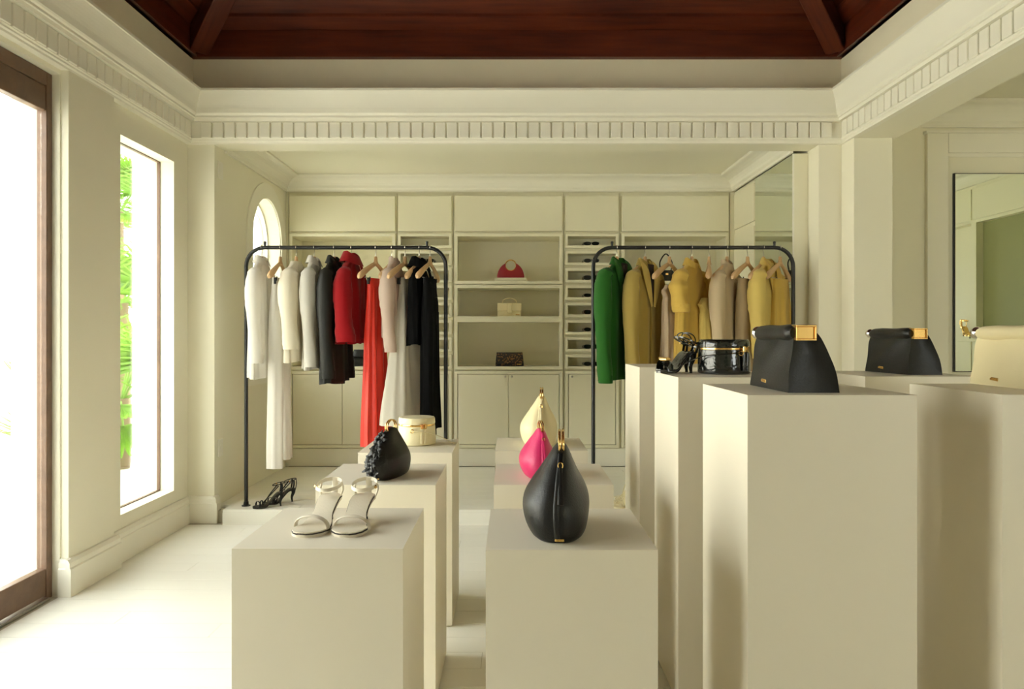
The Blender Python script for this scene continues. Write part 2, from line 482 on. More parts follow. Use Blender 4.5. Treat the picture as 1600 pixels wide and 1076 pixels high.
w2 = thing('window_2', 'arched window in the alcove side wall behind the left rack', 'window', (AXL, 0, 0)); w2['kind'] = 'structure'
def arch_ring(mb, r0, r1, xa, xb, zbot):
    pts = lambda r: [(AC - r, zbot)] + [(AC - r * math.cos(math.pi * k / NA), ASPR + r * math.sin(math.pi * k / NA)) for k in range(NA + 1)] + [(AC + r, zbot)]
    P0, P1 = pts(r0), pts(r1)
    rings = [[(xa, b[0], b[1]), (xa, a[0], a[1]), (xb, a[0], a[1]), (xb, b[0], b[1])] for a, b in zip(P0, P1)]
    mb.loft(rings)
m = MB(); arch_ring(m, AR + 0.004, AR + 0.128, 0.0, 0.012, ASILL - 0.13); m.build('casing', 'trim', w2)
MB().box(0, 0.014, AC - AR - 0.128, AC + AR + 0.128, ASILL - 0.13, ASILL - 0.004).build('apron', 'trim', w2)
m = MB(); arch_ring(m, AR - 0.012, AR, -0.13, -0.11, ASILL); m.box(-0.13, -0.11, AY0, AY1, ASILL, ASILL + 0.012)
m.build('window_frame', 'trim', w2)
m = MB(); arch_ring(m, AR - 0.10, AR - 0.093, -0.128, -0.112, ASILL); m.box(-0.127, -0.113, AY0 + 0.01, AY1 - 0.01, ASPR - 0.30, ASPR - 0.292)
m.build('muntin', 'steel', w2)
pane = [(p[0] + (AC - p[0]) * 0.02, p[1] - 0.005) for p in hole]
m = MB(); m.loft([[(-0.122, a, b) for a, b in pane], [(-0.118, a, b) for a, b in pane]]); m.build('pane', 'glass', w2)

# ---- alcove back wall, right wall, ceiling
struct(MB().box(-2.3, 2.35, 6.93, 7.05, -0.1, 2.9).build('wall_back', 'wall'), 'cream wall behind the display cabinets', 'wall')
struct(MB().box(AXR, XR + 0.10, YB, 6.95, -0.1, ALC_Z + 0.1).build('wall_alcove_right', 'wall'), 'cream side wall at the right of the alcove', 'wall')
ac = MB().box(AXL - 0.2, AXR + 0.1, SOFY - 0.02, 6.95, ALC_Z, ALC_Z + 0.1).build('ceiling_alcove', 'wall')
struct(ac, 'low cream ceiling over the wardrobe alcove', 'ceiling')
# crown moulding round the alcove
def crown(mb, segs, z0, z1, proj):
    k = z1 - z0
    prof = [(0.0, 0.0), (0.018, 0.0), (0.018, 0.12 * k), (0.03, 0.2 * k)]
    for i in range(7):
        t = i / 6
        prof.append((0.034 + (proj - 0.05) * (1 - math.cos(t * math.pi / 2)), (0.22 + 0.62 * math.sin(t * math.pi / 2)) * k))
    prof += [(proj - 0.006, 0.86 * k), (proj, 0.9 * k), (proj, 1.0 * k), (0.0, 1.0 * k)]
    for (xa, ya), (xb, yb), (nx, ny), (ma, mc) in segs:
        tx, ty = (xb - xa), (yb - ya); l = math.hypot(tx, ty); tx /= l; ty /= l
        a = [(xa + nx * p + tx * p * ma, ya + ny * p + ty * p * ma, z0 + h) for p, h in prof]
        b = [(xb + nx * p - tx * p * mc, yb + ny * p - ty * p * mc, z0 + h) for p, h in prof]
        mb.loft([a, b])
m = MB()
crown(m, [((AXL, SOFY), (AXL, YC), (1, 0), (0, 1)), ((AXL, YC), (1.99, YC), (0, -1), (1, 1)), ((1.99, YC), (1.99, SOFY), (-1, 0), (1, 0))], 2.572, ALC_Z - 0.001, 0.16)
struct(m.build('trim_3', 'trim'), 'coved cream crown moulding inside the alcove', 'crown moulding')

# ---- beam over the alcove and beam over the right opening, upper walls with the cream frieze
m = MB().box(XL - 0.02, XR + 0.02, YB, SOFY, ZS, 2.90)
struct(m.build('wall_beam_alcove', 'wall'), 'cream beam across the front of the alcove', 'beam')
RB0, RB1 = 2.255, 2.51
m = MB().box(XR, RB1 + 0.03, YREAR, YB + 0.17, ZS, 2.90)
struct(m.build('wall_beam_right', 'wall'), 'cream beam over the wide opening on the right', 'beam')
FXL, FXR, FYB = -2.205, 2.275, 5.0
m = MB()
m.box(FXL - 0.2, FXL, YREAR, FYB, 2.85, FR_Z + 0.30); m.box(FXR, FXR + 0.2, YREAR, FYB, 2.85, FR_Z + 0.30)
m.box(FXL - 0.2, FXR + 0.2, FYB, FYB + 0.2, 2.85, FR_Z + 0.30); m.box(FXL, FXR, YREAR - 0.2, YREAR + 0.02, 2.85, FR_Z + 0.30)
struct(m.build('wall_upper', 'frieze', weld=False), 'plain frieze wall between cornice and timber ceiling', 'frieze')

# ---- main dentil cornice
prof = [(0.0, 0.0), (0.038, 0.0), (0.040, 0.010), (0.048, 0.016), (0.048, 0.024), (0.054, 0.030),
        (0.054, 0.033), (0.044, 0.034), (0.044, 0.140), (0.078, 0.140), (0.082, 0.158), (0.092, 0.160), (0.092, 0.172),
        (0.100, 0.178), (0.106, 0.186)]
for i in range(1, 9):
    t = i / 8
    prof.append((0.108 + 0.042 * (t ** 1.7), 0.188 + 0.128 * t))
prof += [(0.156, 0.320), (0.156, 0.336), (0.0, 0.336)]
m = MB()
a = [(XL + p, YREAR, ZS + h) for p, h in prof]
b = [(XL + p, YB - p, ZS + h) for p, h in prof]
c = [(XR - p, YB - p, ZS + h) for p, h in prof]
d = [(XR - p, YREAR, ZS + h) for p, h in prof]
m.loft([a, b, c, d])
cor = struct(m.build('trim_4', 'trim'), 'deep moulded cream cornice with a row of dentils round the room', 'cornice')
dp = 0.0792
dw, dd, dh = 0.068, 0.017, 0.104
den = MB().box(-dw / 2, dw / 2, -dd, 0.004, 0, dh).mesh('dentil', 'trim', bevel=0.003, seg=1)
dz = ZS + 0.0335
n = int((XR - XL - 0.16) / dp)
x = (XL + XR) / 2 - dp * (n - 1) / 2
for k in range(n):
    link('dentil', den, cor, (x + k * dp, YB - 0.044, dz))
for sx, rot in ((XL + 0.044, R(90)), (XR - 0.044, R(-90))):
    for k in range(46):
        yy = YB - 0.12 - k * dp
        link('dentil', den, cor, (sx, yy, dz), (0, 0, rot))

# ---- right pillar and the room beyond the opening
pr = MB().box(RB0, RB1, 4.77, YB + 0.02, -0.05, ZS).build('trim_5', 'wall', bevel=0.003)
struct(pr, 'square cream pillar where the right opening meets the alcove', 'pillar')
m = MB(); base_strip(m, [((RB0 - 0.010, 4.77), (RB1 + 0.020, 4.77), (0, -1), 0), ((RB0, STEPY), (RB0, 4.7435), (-1, 0), 0)]); m.build('baseboard', 'trim', pr)
RW = 5.20
struct(MB().box(XR - 0.02, 4.95, RW, RW + 0.15, -0.1, 3.0).build('wall_side_room_back', 'wall'), 'shaded cream wall of the side room with the framed mirror', 'wall')
struct(MB().box(4.72, 4.95, YREAR, RW, -0.1, 3.0).build('wall_right', 'wall'), 'cream outer wall of the side room', 'wall')
struct(MB().box(RB1, 4.95, YREAR - 0.15, RW + 0.1, 2.95, 3.05).build('ceiling_side_room', 'wall'), 'flat cream ceiling of the side room', 'ceiling')
m = MB().box(XL - T, 2.65, YREAR - 0.15, YREAR, -0.1, FR_Z).box(3.95, 4.95, YREAR - 0.15, YREAR, -0.1, FR_Z)
m.box(2.65, 3.95, YREAR - 0.15, YREAR, 2.2, FR_Z).box(2.65, 3.95, YREAR - 0.15, YREAR, -0.1, 0.85)
struct(m.build('wall_front', 'wall', weld=False), 'cream street-side wall pierced for the added square window', 'wall')
sf = thing('window_added', 'added square window behind the viewer, brightening the pedestal fronts', 'window', (0, YREAR - 0.10, 0)); sf['kind'] = 'structure'  # added out of view so its daylight lifts the pedestal fronts
for x_ in (2.65, 3.275, 3.90):
    MB().box(x_, x_ + 0.05, 0, 0.05, 0.85, 2.2).build('mullion', 'doorwood', sf, bevel=0.003)
for z_ in (0.85, 2.15):
    MB().box(2.70, 3.90, 0.002, 0.048, z_, z_ + 0.05).build('rail', 'doorwood', sf)
for x_ in (2.70, 3.325):
    MB().box(x_, x_ + 0.575, 0.022, 0.028, 0.90, 2.15).build('pane', 'glass', sf)
struct(MB().box(-14, 16, -14, YREAR - 0.16, -0.35, -0.08).build('street_paving', 'terrace'), 'pale paving outside the street-side wall', 'paving')
m = MB(); crown(m, [((RB1, RW), (4.72, RW), (0, -1), (0, 1)), ((4.72, RW), (4.72, YREAR), (-1, 0), (1, 0))], 2.77, 2.948, 0.12)
struct(m.build('trim_6', 'trim'), 'cream crown moulding of the side room', 'crown moulding')
# casing round the mirror niche
cs = thing('trim_7', 'wide moulded cream casing round the wall mirror', 'casing', (0, RW, 0)); cs['kind'] = 'structure'
CX0, CX1, CZT = 2.968, 4.45, 2.725
MB().box(CX0, CX0 + 0.15, -0.035, 0, 0, CZT).build('side_casing', 'trim', cs, bevel=0.004)
MB().box(CX1 - 0.15, CX1, -0.035, 0, 0, CZT).build('side_casing', 'trim', cs, bevel=0.004)
MB().box(CX0 + 0.15, CX1 - 0.15, -0.035, 0, CZT - 0.14, CZT).build('head_casing', 'trim', cs, bevel=0.004)
MB().box(CX0 + 0.15, CX1 - 0.15, -0.010, 0, 0, CZT - 0.14).build('back_panel', 'wall', cs)
m = MB(); m.box(CX0 + 0.15, CX1 - 0.15, -0.022, -0.010, CZT - 0.165, CZT - 0.14); m.box(CX0 - 0.012, CX1 + 0.012, -0.042, 0, CZT, CZT + 0.018); m.build('moulding', 'trim', cs)
mi = thing('wall_mirror', 'tall frameless wall mirror in the cream casing on the right', 'mirror', (3.16, RW - 0.012, 1.02))
MB().box(0, 1.10, -0.020, -0.001, 0, 1.42).build('backing', 'black_metal', mi)
MB().box(0.006, 1.094, -0.024, -0.0205, 0.006, 1.414).build('mirror_glass', 'mirror', mi)

# ---- side-room wall unit seen in the mirror
wu = thing('wall_cabinet', 'pale built-in wall unit with an open shelf in the side room', 'cabinet', (4.72, 0, 0))
# fronts at local x=-0.12
m = MB()
m.box(-0.12, 0, 1.2, 4.9, 0, 1.25); m.box(-0.12, 0, 1.2, 4.9, 2.40, 2.77)
m.box(-0.12, 0, 3.08, 3.16, 1.25, 2.40); m.box(-0.12, 0, 1.2, 1.3, 1.25, 2.40); m.box(-0.12, 0, 4.8, 4.9, 1.25, 2.40)
m.box(-0.02, 0, 1.3, 3.08, 1.25, 2.40)
m.build('carcass', 'cab', wu)
for a, b in ((1.25, 2.15), (2.17, 3.10), (3.12, 4.0), (4.02, 4.85)):
    MB().box(-0.135, -0.121, a, b, 2.43, 2.74).build('upper_panel', 'cab', wu, bevel=0.003)
    MB().box(-0.135, -0.121, a, b, 0.10, 1.22).build('lower_panel', 'cab', wu, bevel=0.003)
MB().box(-0.05, -0.001, 3.16, 4.8, 1.25, 2.40).build('inset_panel', 'sage', wu)
MB().box(-0.14, -0.02, 1.3, 3.08, 1.25, 1.272).build('shelf', 'cab', wu)

# ---- timber hip ceiling
SL = R(36)
FX0, FX1, FY0, FY1 = FXL + 0.0, FXR - 0.0, YREAR + 0.02, FYB
ce = MB()
zt = FR_Z + 0.19
half = (FX1 - FX0) / 2
zr = zt + half * math.tan(SL)
xm = (FX0 + FX1) / 2
ce.v += [(FX0 - .2, FY0 - .2, zt + .03), (FX1 + .2, FY0 - .2, zt + .03), (FX1 + .2, FY1 + .2, zt + .03), (FX0 - .2, FY1 + .2, zt + .03), (xm, FY0 + half, zr + .18), (xm, FY1 - half, zr + .18)]
ce.f += [(0, 1, 4), (1, 2, 5, 4), (2, 3, 5), (3, 0, 4, 5)]
ceil = struct(ce.build('ceiling', 'wood'), 'dark red timber hip ceiling with lapped boards and hip rafters', 'ceiling')
# fascia boards
th = 0.035
MB().box(FX0, FX1, FY1 - th, FY1, FR_Z, zt).build('fascia_board', 'wood', ceil, bevel=0.003)
MB().box(FX0, FX1, FY0, FY0 + th, FR_Z, zt).build('fascia_board', 'wood', ceil, bevel=0.003)
for sx in (FX0, FX1 - th):
    L = FY1 - FY0 - 2 * th
    o = MB().box(-L / 2, L / 2, -th / 2, th / 2, FR_Z, zt).build('fascia_board', 'wood', ceil, (sx + th / 2, (FY0 + FY1) / 2, 0), (0, 0, R(90)), bevel=0.003)
m = MB()
m.box(FX0, FX1, FY1 - th - 0.016, FY1 - th, FR_Z, FR_Z + 0.014); m.box(FX0, FX0 + th + 0.016, FY0, FY1 - th - 0.016, FR_Z, FR_Z + 0.014); m.box(FX1 - th - 0.016, FX1, FY0, FY1 - th - 0.016, FR_Z, FR_Z + 0.014)
m.build('bead', 'wood', ceil)
# lapped planks: k-th course runs from inset d0 to d1 (plan), one slope per side; local x along the board
cw = 0.094
def course(k, side):
    d0 = th + k * cw - 0.012; d1 = th + (k + 1) * cw
    zl = zt + 0.006 + k * cw * math.tan(SL) - 0.012 * math.tan(SL); zh = zl + (cw + 0.012) * math.tan(SL) - 0.024
    if side in 'bf': Lh = half; 
    else: Lh = (FY1 - FY0) / 2
    a0 = Lh - max(d0, 0); a1 = Lh - d1
    if a1 <= 0.02: return
    mb = MB()
    t = 0.022
    # lower edge nearer the wall and dropped, so that each board laps over the next
    ring0 = [(-a0, d0, zl), (-a1, d1, zh), (-a1, d1, zh + t), (-a0, d0, zl + t)]
    ring1 = [(-x_, y_, z_) for x_, y_, z_ in ring0]
    mb.loft([ring0, ring1])
    cx, cy = xm, (FY0 + FY1) / 2
    loc, rz = {'b': ((cx, FY1, 0), R(180)), 'f': ((cx, FY0, 0), 0), 'l': ((FX0, cy, 0), R(-90)), 'r': ((FX1, cy, 0), R(90))}[side]
    mb.build('ceiling_plank', 'wood', ceil, loc, (0, 0, rz))
for side in 'bflr':
    for k in range(22): course(k, side)
# hip rafters
for cx, cy, sx, sy in ((FX0, FY1, 1, -1), (FX1, FY1, -1, -1), (FX0, FY0, 1, 1), (FX1, FY0, -1, 1)):
    p0 = Vector((cx + sx * 0.05, cy + sy * 0.05, FR_Z + 0.075)); p1 = Vector((xm, cy + sy * half, zr - 0.04))
    dvec = p1 - p0; L = dvec.length
    o = MB().box(0, L, -0.065, 0.065, -0.07, 0.07).build('hip_rafter', 'wood', ceil, p0, (0, 0, 0), bevel=0.008)
    yaw = math.atan2(dvec.y, dvec.x); pitch = math.asin(dvec.z / L)
    o.rotation_euler = (0, -pitch, yaw)

# ---- outside: terrace, white walls, palms
struct(MB().box(-14, XL - T - 0.001, YREAR - 0.16, 16, -0.35, -0.06).build('terrace', 'terrace'), 'pale stone terrace outside the glazed door', 'terrace')
ew = MB().box(-2.755, XL - T - 0.02, 5.25, 5.5, -0.06, 4.5).box(-2.80, XL - T - 0.02, 5.20, 5.5, -0.06, 0.20)
struct(ew.build('wall_garden_pier', 'outwall', weld=False), 'sunlit white garden pier outside the tall window', 'wall')
struct(MB().box(-9.4, -9.1, -8, 16, -0.06, 3.6).build('wall_garden', 'outwall'), 'sunlit white garden wall seen through the glazed door', 'wall')

def frond(mb, nblades, r, spread, seed):
    g = random.Random(seed)
    for i in range(nblades):
        a = -spread / 2 + spread * i / (nblades - 1)
        L = r * (0.75 + 0.25 * math.cos(a * 0.7)) * g.uniform(0.9, 1.05)
        w = 0.022 * r / 0.6
        dx, dz_ = math.sin(a), math.cos(a)
        pts = []
        droop = 0.25 * L
        for k in range(5):
            t = k / 4
            pts.append((dx * L * t, -0.12 * L * math.sin(t * 2.2) + (0.25 * L * t * t), dz_ * L * t - droop * t * t * t))
        wd = (0.25, 1.0, 0.95, 0.6, 0.05)
        px, pz = dz_, -dx
        top = [(p[0] + px * w * q, p[1] + 0.01 * q, p[2] + pz * w * q) for p, q in zip(pts, wd)]
        bot = [(p[0] - px * w * q, p[1] + 0.01 * q, p[2] - pz * w * q) for p, q in zip(pts, wd)]
        mid = [(p[0], p[1] - 0.012, p[2]) for p in pts]
        for A, B in ((top, mid), (mid, bot)):
            for k in range(4): mb.quad(A[k], A[k + 1], B[k + 1], B[k])
fmesh = []
for s in range(3):
    mb = MB(); frond(mb, 22, 0.62, R(210), s); fmesh.append(mb.mesh('frond', 'leaf', weld=False))
def palm(x, y, trunk_h, nf, label, seed):
    g = random.Random(seed)
    t = thing('fan_palm', label, 'palm', (x, y, -0.06), 0, 'fan palms outside the tall window')
    mb = MB(); mb.sweep([(0.03 * math.sin(3 * k / 8.), 0, trunk_h * k / 8.) for k in range(9)], lambda q: 0.085 - 0.02 * q, n=10)
    mb.build('trunk', 'bark', t, smooth=True)
    for i in range(nf):
        az = 2 * math.pi * i / nf * 2.4 + g.uniform(-.3, .3); el = g.uniform(-0.5 if seed == 1 else -0.25, 1.25)
        L = g.uniform(0.40, 0.68)
        d = Vector((math.cos(az) * math.cos(el), math.sin(az) * math.cos(el), math.sin(el)))
        base = Vector((0, 0, trunk_h - 0.03 * (i % 4)))
        tip = base + d * L
        st_ = MB().sweep([base, base + d * L * 0.5 + Vector((0, 0, 0.03)), tip], 0.009, n=6).build('leaf_stalk', 'leaf', t)
        o = link('frond', fmesh[i % 3], t, tip)
        o.rotation_euler = Vector((d.x, d.y, d.z - 0.35)).to_track_quat('Z', 'Y').to_euler()
palm(-3.95, 7.30, 0.70, 18, 'low near fan palm beside the white pier outside the tall window', 1)
palm(-4.98, 9.25, 1.75, 20, 'middle fan palm between two others outside the tall window', 2)
palm(-6.20, 11.40, 3.30, 22, 'tall far fan palm, its fronds reaching the top of the tall window', 3)
# ------------------------------------------------------------------ pedestals
PW = 0.413
def pedestal(x, y, h, label, grp):
    # local origin at the base centre; front face at y
    t = thing('display_pedestal', label, 'pedestal', (x + PW / 2, y + PW / 2, 0.0), 0, grp)
    key = round(h, 3)
    if key not in ped_cache:
        a = PW / 2
        side = MB(); side.box(-a, a, -a, a, 0.008, h - 0.012)
        cap = MB(); cap.box(-a, a, -a, a, h - 0.012, h)
        foot = MB(); foot.box(-a + 0.012, a - 0.012, -a + 0.012, a - 0.012, 0.0, 0.008)
        ped_cache[key] = (side.mesh('plinth_body', 'ped'), cap.mesh('top_panel', 'ped'), foot.mesh('base', 'joint'))
    for nm, me in zip(('plinth_body', 'top_panel', 'base'), ped_cache[key]): link(nm, me, t)
    return t
ped_cache = {}
LOW, HIGH = 0.766, 1.135
LX, MX, RX = -0.676, -0.063, 0.574
G1, G2 = 'low pedestals in two rows', 'tall pedestals on the right'
pedestal(LX, 1.744, LOW, 'low pedestal carrying the white heeled sandals, front left', G1)
pedestal(LX, 2.487, LOW, 'low pedestal carrying the black bag with leather flowers', G1)
pedestal(LX, 3.174, LOW, 'low pedestal carrying the round cream box bag', G1)
pedestal(MX, 1.734, LOW, 'low pedestal carrying the large black slouchy bag, front centre', G1)
pedestal(MX, 2.487, LOW, 'low pedestal carrying the small fuchsia bag', G1)
pedestal(MX - 0.012, 3.227, LOW, 'low pedestal carrying the cream slouchy bag', G1)
pedestal(RX, 1.762, HIGH, 'tall pedestal carrying the near black roll-top bag', G2)
pedestal(RX, 2.498, HIGH, 'tall pedestal carrying the black patent case and strappy sandals', G2)
pedestal(RX + 0.008, 3.30, HIGH, 'tall empty-topped pedestal nearest the right rack', G2)
pedestal(1.200, 1.770, HIGH, 'tall pedestal carrying the cream roll-top bag at the right edge', G2)
pedestal(1.250, 2.560, HIGH, 'tall pedestal carrying the far black roll-top bag', G2)

# ------------------------------------------------------------------ built-in cabinets
ZB, ZT = 0.262, 2.569
DEP = 0.38
struct(MB().box(AXL, AXR, YC + 0.012, YC + 0.10, STEPZ, ZB).build('trim_8', 'trim'), 'flush cream plinth under the display cabinets', 'plinth')
def rect_frame(mb, x0, x1, z0, z1, w, y0, y1):
    mb.box(x0, x1, y0, y1, z0, z0 + w); mb.box(x0, x1, y0, y1, z1 - w, z1)
    mb.box(x0, x0 + w, y0, y1, z0 + w, z1 - w); mb.box(x1 - w, x1, y0, y1, z0 + w, z1 - w)
def unit(x0, x1, niches, doors, label):
    W = x1 - x0
    DEP = 0.38 if W > 0.7 else 0.20
    t = thing('display_cabinet', label, 'cabinet', (x0, YC, ZB), 0, 'built-in display cabinets along the back wall')
    z = lambda q: q - ZB
    # carcass: sides, back, top box, bottom box and dividers between the niches
    m = MB()
    m.box(0.001, 0.024, 0.030, DEP, 0, z(ZT)); m.box(W - 0.024, W - 0.001, 0.030, DEP, 0, z(ZT))
    m.box(0.024, W - 0.024, DEP - 0.02, DEP, 0, z(ZT))
    m.box(0.024, W - 0.024, 0.030, DEP - 0.02, z(niches[0][1]), z(ZT))
    m.box(0.024, W - 0.024, 0.030, DEP - 0.02, 0, z(niches[-1][0]))
    m.build('carcass', 'cab', t)
    for a, b in zip(niches, niches[1:]):
        MB().box(0.024, W - 0.024, 0.030, DEP - 0.02, z(b[1]), z(a[0])).build('shelf', 'cab', t)
    for a, b in niches:
        m = MB(); fw = 0.028 if W > 0.7 else 0.024
        rect_frame(m, 0.012, W - 0.012, z(a) - fw, z(b) + fw, fw, -0.004, 0.030)
        m.build('shelf_frame', 'cab', t, bevel=0.002, seg=1)
    MB().box(0.014, W - 0.014, -0.006, 0.030, z(2.218), z(2.534)).build('upper_door', 'cab', t, bevel=0.003)
    # lower frame and doors
    m = MB(); rect_frame(m, 0.012, W - 0.012, z(0.272), z(0.962), 0.026, -0.004, 0.030); m.build('face_frame', 'cab', t, bevel=0.002, seg=1)
    xs = [0.042 + (W - 0.084) * k / doors for k in range(doors + 1)]
    for k in range(doors):
        d = MB().box(xs[k] + 0.002, xs[k + 1] - 0.002, -0.002, 0.0295, z(0.302), z(0.932)).build('door', 'cab', t, bevel=0.002, seg=1)
        kx = xs[k + 1] - 0.03 if (doors == 2 and k == 0) else xs[k] + 0.03
        kn = MB().lathe([(0.004, 0), (0.004, 0.010), (0.009, 0.012), (0.010, 0.018), (0.007, 0.022)], n=12).build('knob', 'steel', d, (kx, -0.002, z(0.912)), (R(90), 0, 0), smooth=True)
    return t
wide = [(1.771, 2.170), (1.453, 1.706), (1.002, 1.400)]
tiny = [(2.131 - 0.1552 * k - 0.041, 2.131 - 0.1552 * k + 0.041) for k in range(8)]
CB = [-2.014, -1.036, -0.529, 0.466, 0.972, 1.962]
unit(CB[0], CB[1], wide, 2, 'wide cream display cabinet behind the white clothes, nearest the arched window')
unit(CB[1], CB[2], tiny, 1, 'narrow cream cubby cabinet behind the right end of the left rack')
unit(CB[2], CB[3], wide, 2, 'wide cream display cabinet in the middle showing three small bags')
unit(CB[3], CB[4], tiny, 1, 'narrow cream cubby cabinet of sunglasses behind the green blazer')
unit(CB[4], CB[5], wide, 2, 'wide cream display cabinet behind the yellow clothes')
# filler strips
m = MB().box(AXL + 0.001, CB[0], YC + 0.012, YC + 0.10, ZB, ZT).box(CB[5], AXR - 0.001, YC + 0.012, YC + 0.10, ZB, ZT)
m.box(AXL + 0.001, AXR - 0.001, YC + 0.02, YC + 0.45, ZT, ALC_Z)
struct(m.build('trim_9', 'cab', weld=False), 'cream filler strips closing the cabinet wall', 'filler')

# side cabinet and mirror on the right alcove wall
sc_ = thing('side_cabinet', 'shallow cream panelled cabinet beside the alcove mirror', 'cabinet', (1.99, 5.93, STEPZ))
MB().box(0.014, 0.108, 0.001, YC + 0.011 - 5.93, 0, ZT - STEPZ).build('carcass', 'cab', sc_)
for a, b in ((0.03, 0.80), (0.84, 1.60), (1.64, 2.08), (2.12, 2.43)):
    MB().box(0.0, 0.0135, 0.02, YC - 5.93 - 0.02, a, b).build('panel', 'cab', sc_, bevel=0.003)
am = thing('alcove_mirror', 'tall mirror panel on the side wall beyond the right rack', 'mirror', (1.99, SOFY + 0.005, STEPZ))
Lm = 5.929 - SOFY - 0.005
MB().box(0.010, 0.108, 0, Lm, 0, ZT - STEPZ).build('panel_body', 'cab', am)
MB().box(0.004, 0.0095, 0.012, Lm, 0.01, ZT - STEPZ - 0.004).build('mirror_glass', 'mirror', am)
MB().box(0.0, 0.0095, 0, 0.011, 0, ZT - STEPZ).build('edge_strip', 'trim', am)

# ------------------------------------------------------------------ clothes racks
RY = 5.0; RZ = 1.888; RR = 0.0135
def rack(x0, x1, label):
    t = thing('clothes_rack', label, 'clothes rack', ((x0 + x1) / 2, RY, STEPZ), 0, 'black tubular clothes racks')
    h = (x1 - x0) / 2; Z = RZ - STEPZ; b = 0.13
    pts = [(-h, 0, 0.004), (-h, 0, 0.5), (-h, 0, Z - b)]
    for k in range(1, 9):
        a = k / 8 * math.pi / 2; pts.append((-h + b - b * math.cos(a), 0, Z - b + b * math.sin(a)))
    full = pts + [(-p[0], p[1], p[2]) for p in reversed(pts)]
    MB().sweep(full, RR, up=(0, 1, 0), n=12).build('frame', 'black_metal', t, smooth=True)
    for s in (-1, 1):
        MB().lathe([(0.008, -0.01), (0.008, 0.016), (0.010, 0.018), (0.010, 0.030), (0.006, 0.033)], n=12).build('knob', 'black_metal', t, (s * (h - b), 0, Z + 0.010), smooth=True)
        MB().lathe([(0.030, 0.0), (0.030, 0.004), (0.018, 0.008), (0.016, 0.03)], n=16).build('foot', 'black_metal', t, (s * h, 0, 0.0), smooth=True)
    return t
rack(-1.838, -0.458, 'black clothes rack with white, red and black clothes on the left')
rack(0.562, 1.944, 'black clothes rack with green, yellow and beige clothes on the right')

# ------------------------------------------------------------------ hangers
HW = 0.205
HZ = RZ - 0.062        # top of the wooden neck
def hanger_meshes():
    rings = []
    N = 28
    for k in range(N + 1):
        u = -1 + 2 * k / N
        a = abs(u)
        x = u * HW
        zc = -0.050 - 0.105 * (a ** 1.25)
        hh = 0.015 + 0.010 * min(1, a * 1.4) - 0.012 * max(0, a - 0.9) / 0.1
        tt = 0.008 + 0.016 * a ** 1.5 - 0.014 * max(0, a - 0.92) / 0.08
        yo = 0.016 * a * a
        rings.append([(x, yo + tt * math.cos(2 * math.pi * j / 10), zc + hh * math.sin(2 * math.pi * j / 10)) for j in range(10)])
    body = MB().loft(rings)
    neck = []
    for z, r in ((0.0, 0.012), (-0.004, 0.017), (-0.03, 0.020), (-0.055, 0.030)):
        neck.append([(r * 1.0 * math.cos(2 * math.pi * j / 12), 0.55 * r * math.sin(2 * math.pi * j / 12), z) for j in range(12)])
    body.loft(neck)
    rr = 0.0175; cz = 0.062
    hk = [(0, 0, -0.004), (0, 0, 0.024), (0.008, 0, 0.036)]
    for k in range(10):
        a = R(-35) + k / 9 * R(235)
        hk.append((rr * math.cos(a), 0, cz + rr * math.sin(a)))
    h = MB().sweep(crom(hk, 30), 0.0022, up=(0, 1, 0), n=6)
    bar = MB().sweep([(-0.15, 0, -0.150), (0.15, 0, -0.150)], 0.0025, n=6)
    cl = MB().box(-0.012, 0.012, -0.008, 0.008, -0.032, 0.012).box(-0.004, 0.004, -0.014, -0.008, -0.010, 0.020)
    return (body.mesh('hanger_body', 'hanger', smooth=True), h.mesh('hook', 'steel', smooth=True), bar.mesh('clip_bar', 'steel'), cl.mesh('clip', 'black_metal', bevel=0.002, seg=1))
HM = hanger_meshes()
def hanger(x, rz, label, clips=0.0, grp='beech clothes hangers on the racks'):
    # the hook runs over the rail; body turned by rz (width direction)
    t = thing('clothes_hanger', label, 'hanger', (x, RY, HZ), 0, grp)
    o = link('hanger_body', HM[0], t, (0, 0, 0), (0, 0, rz))
    o.scale = (1.0 if clips else (0.78 if x < 0 else 0.90), 1, 1)
    link('hook', HM[1], t, (0, 0, 0), (0, 0, R(90)))
    if clips:
        link('clip_bar', HM[2], t, (0, 0, -0.004), (0, 0, rz))
        for s in (-1, 1):
            link('clip', HM[3], t, (math.cos(rz) * s * clips, math.sin(rz) * s * clips, -0.166), (0, 0, rz))
    return t
def px(x): return (x - 800.0) * RY / FPX          # rail position of a hook
def pz(y): return CAM_Z - (y - 524.0) * RY / FPX

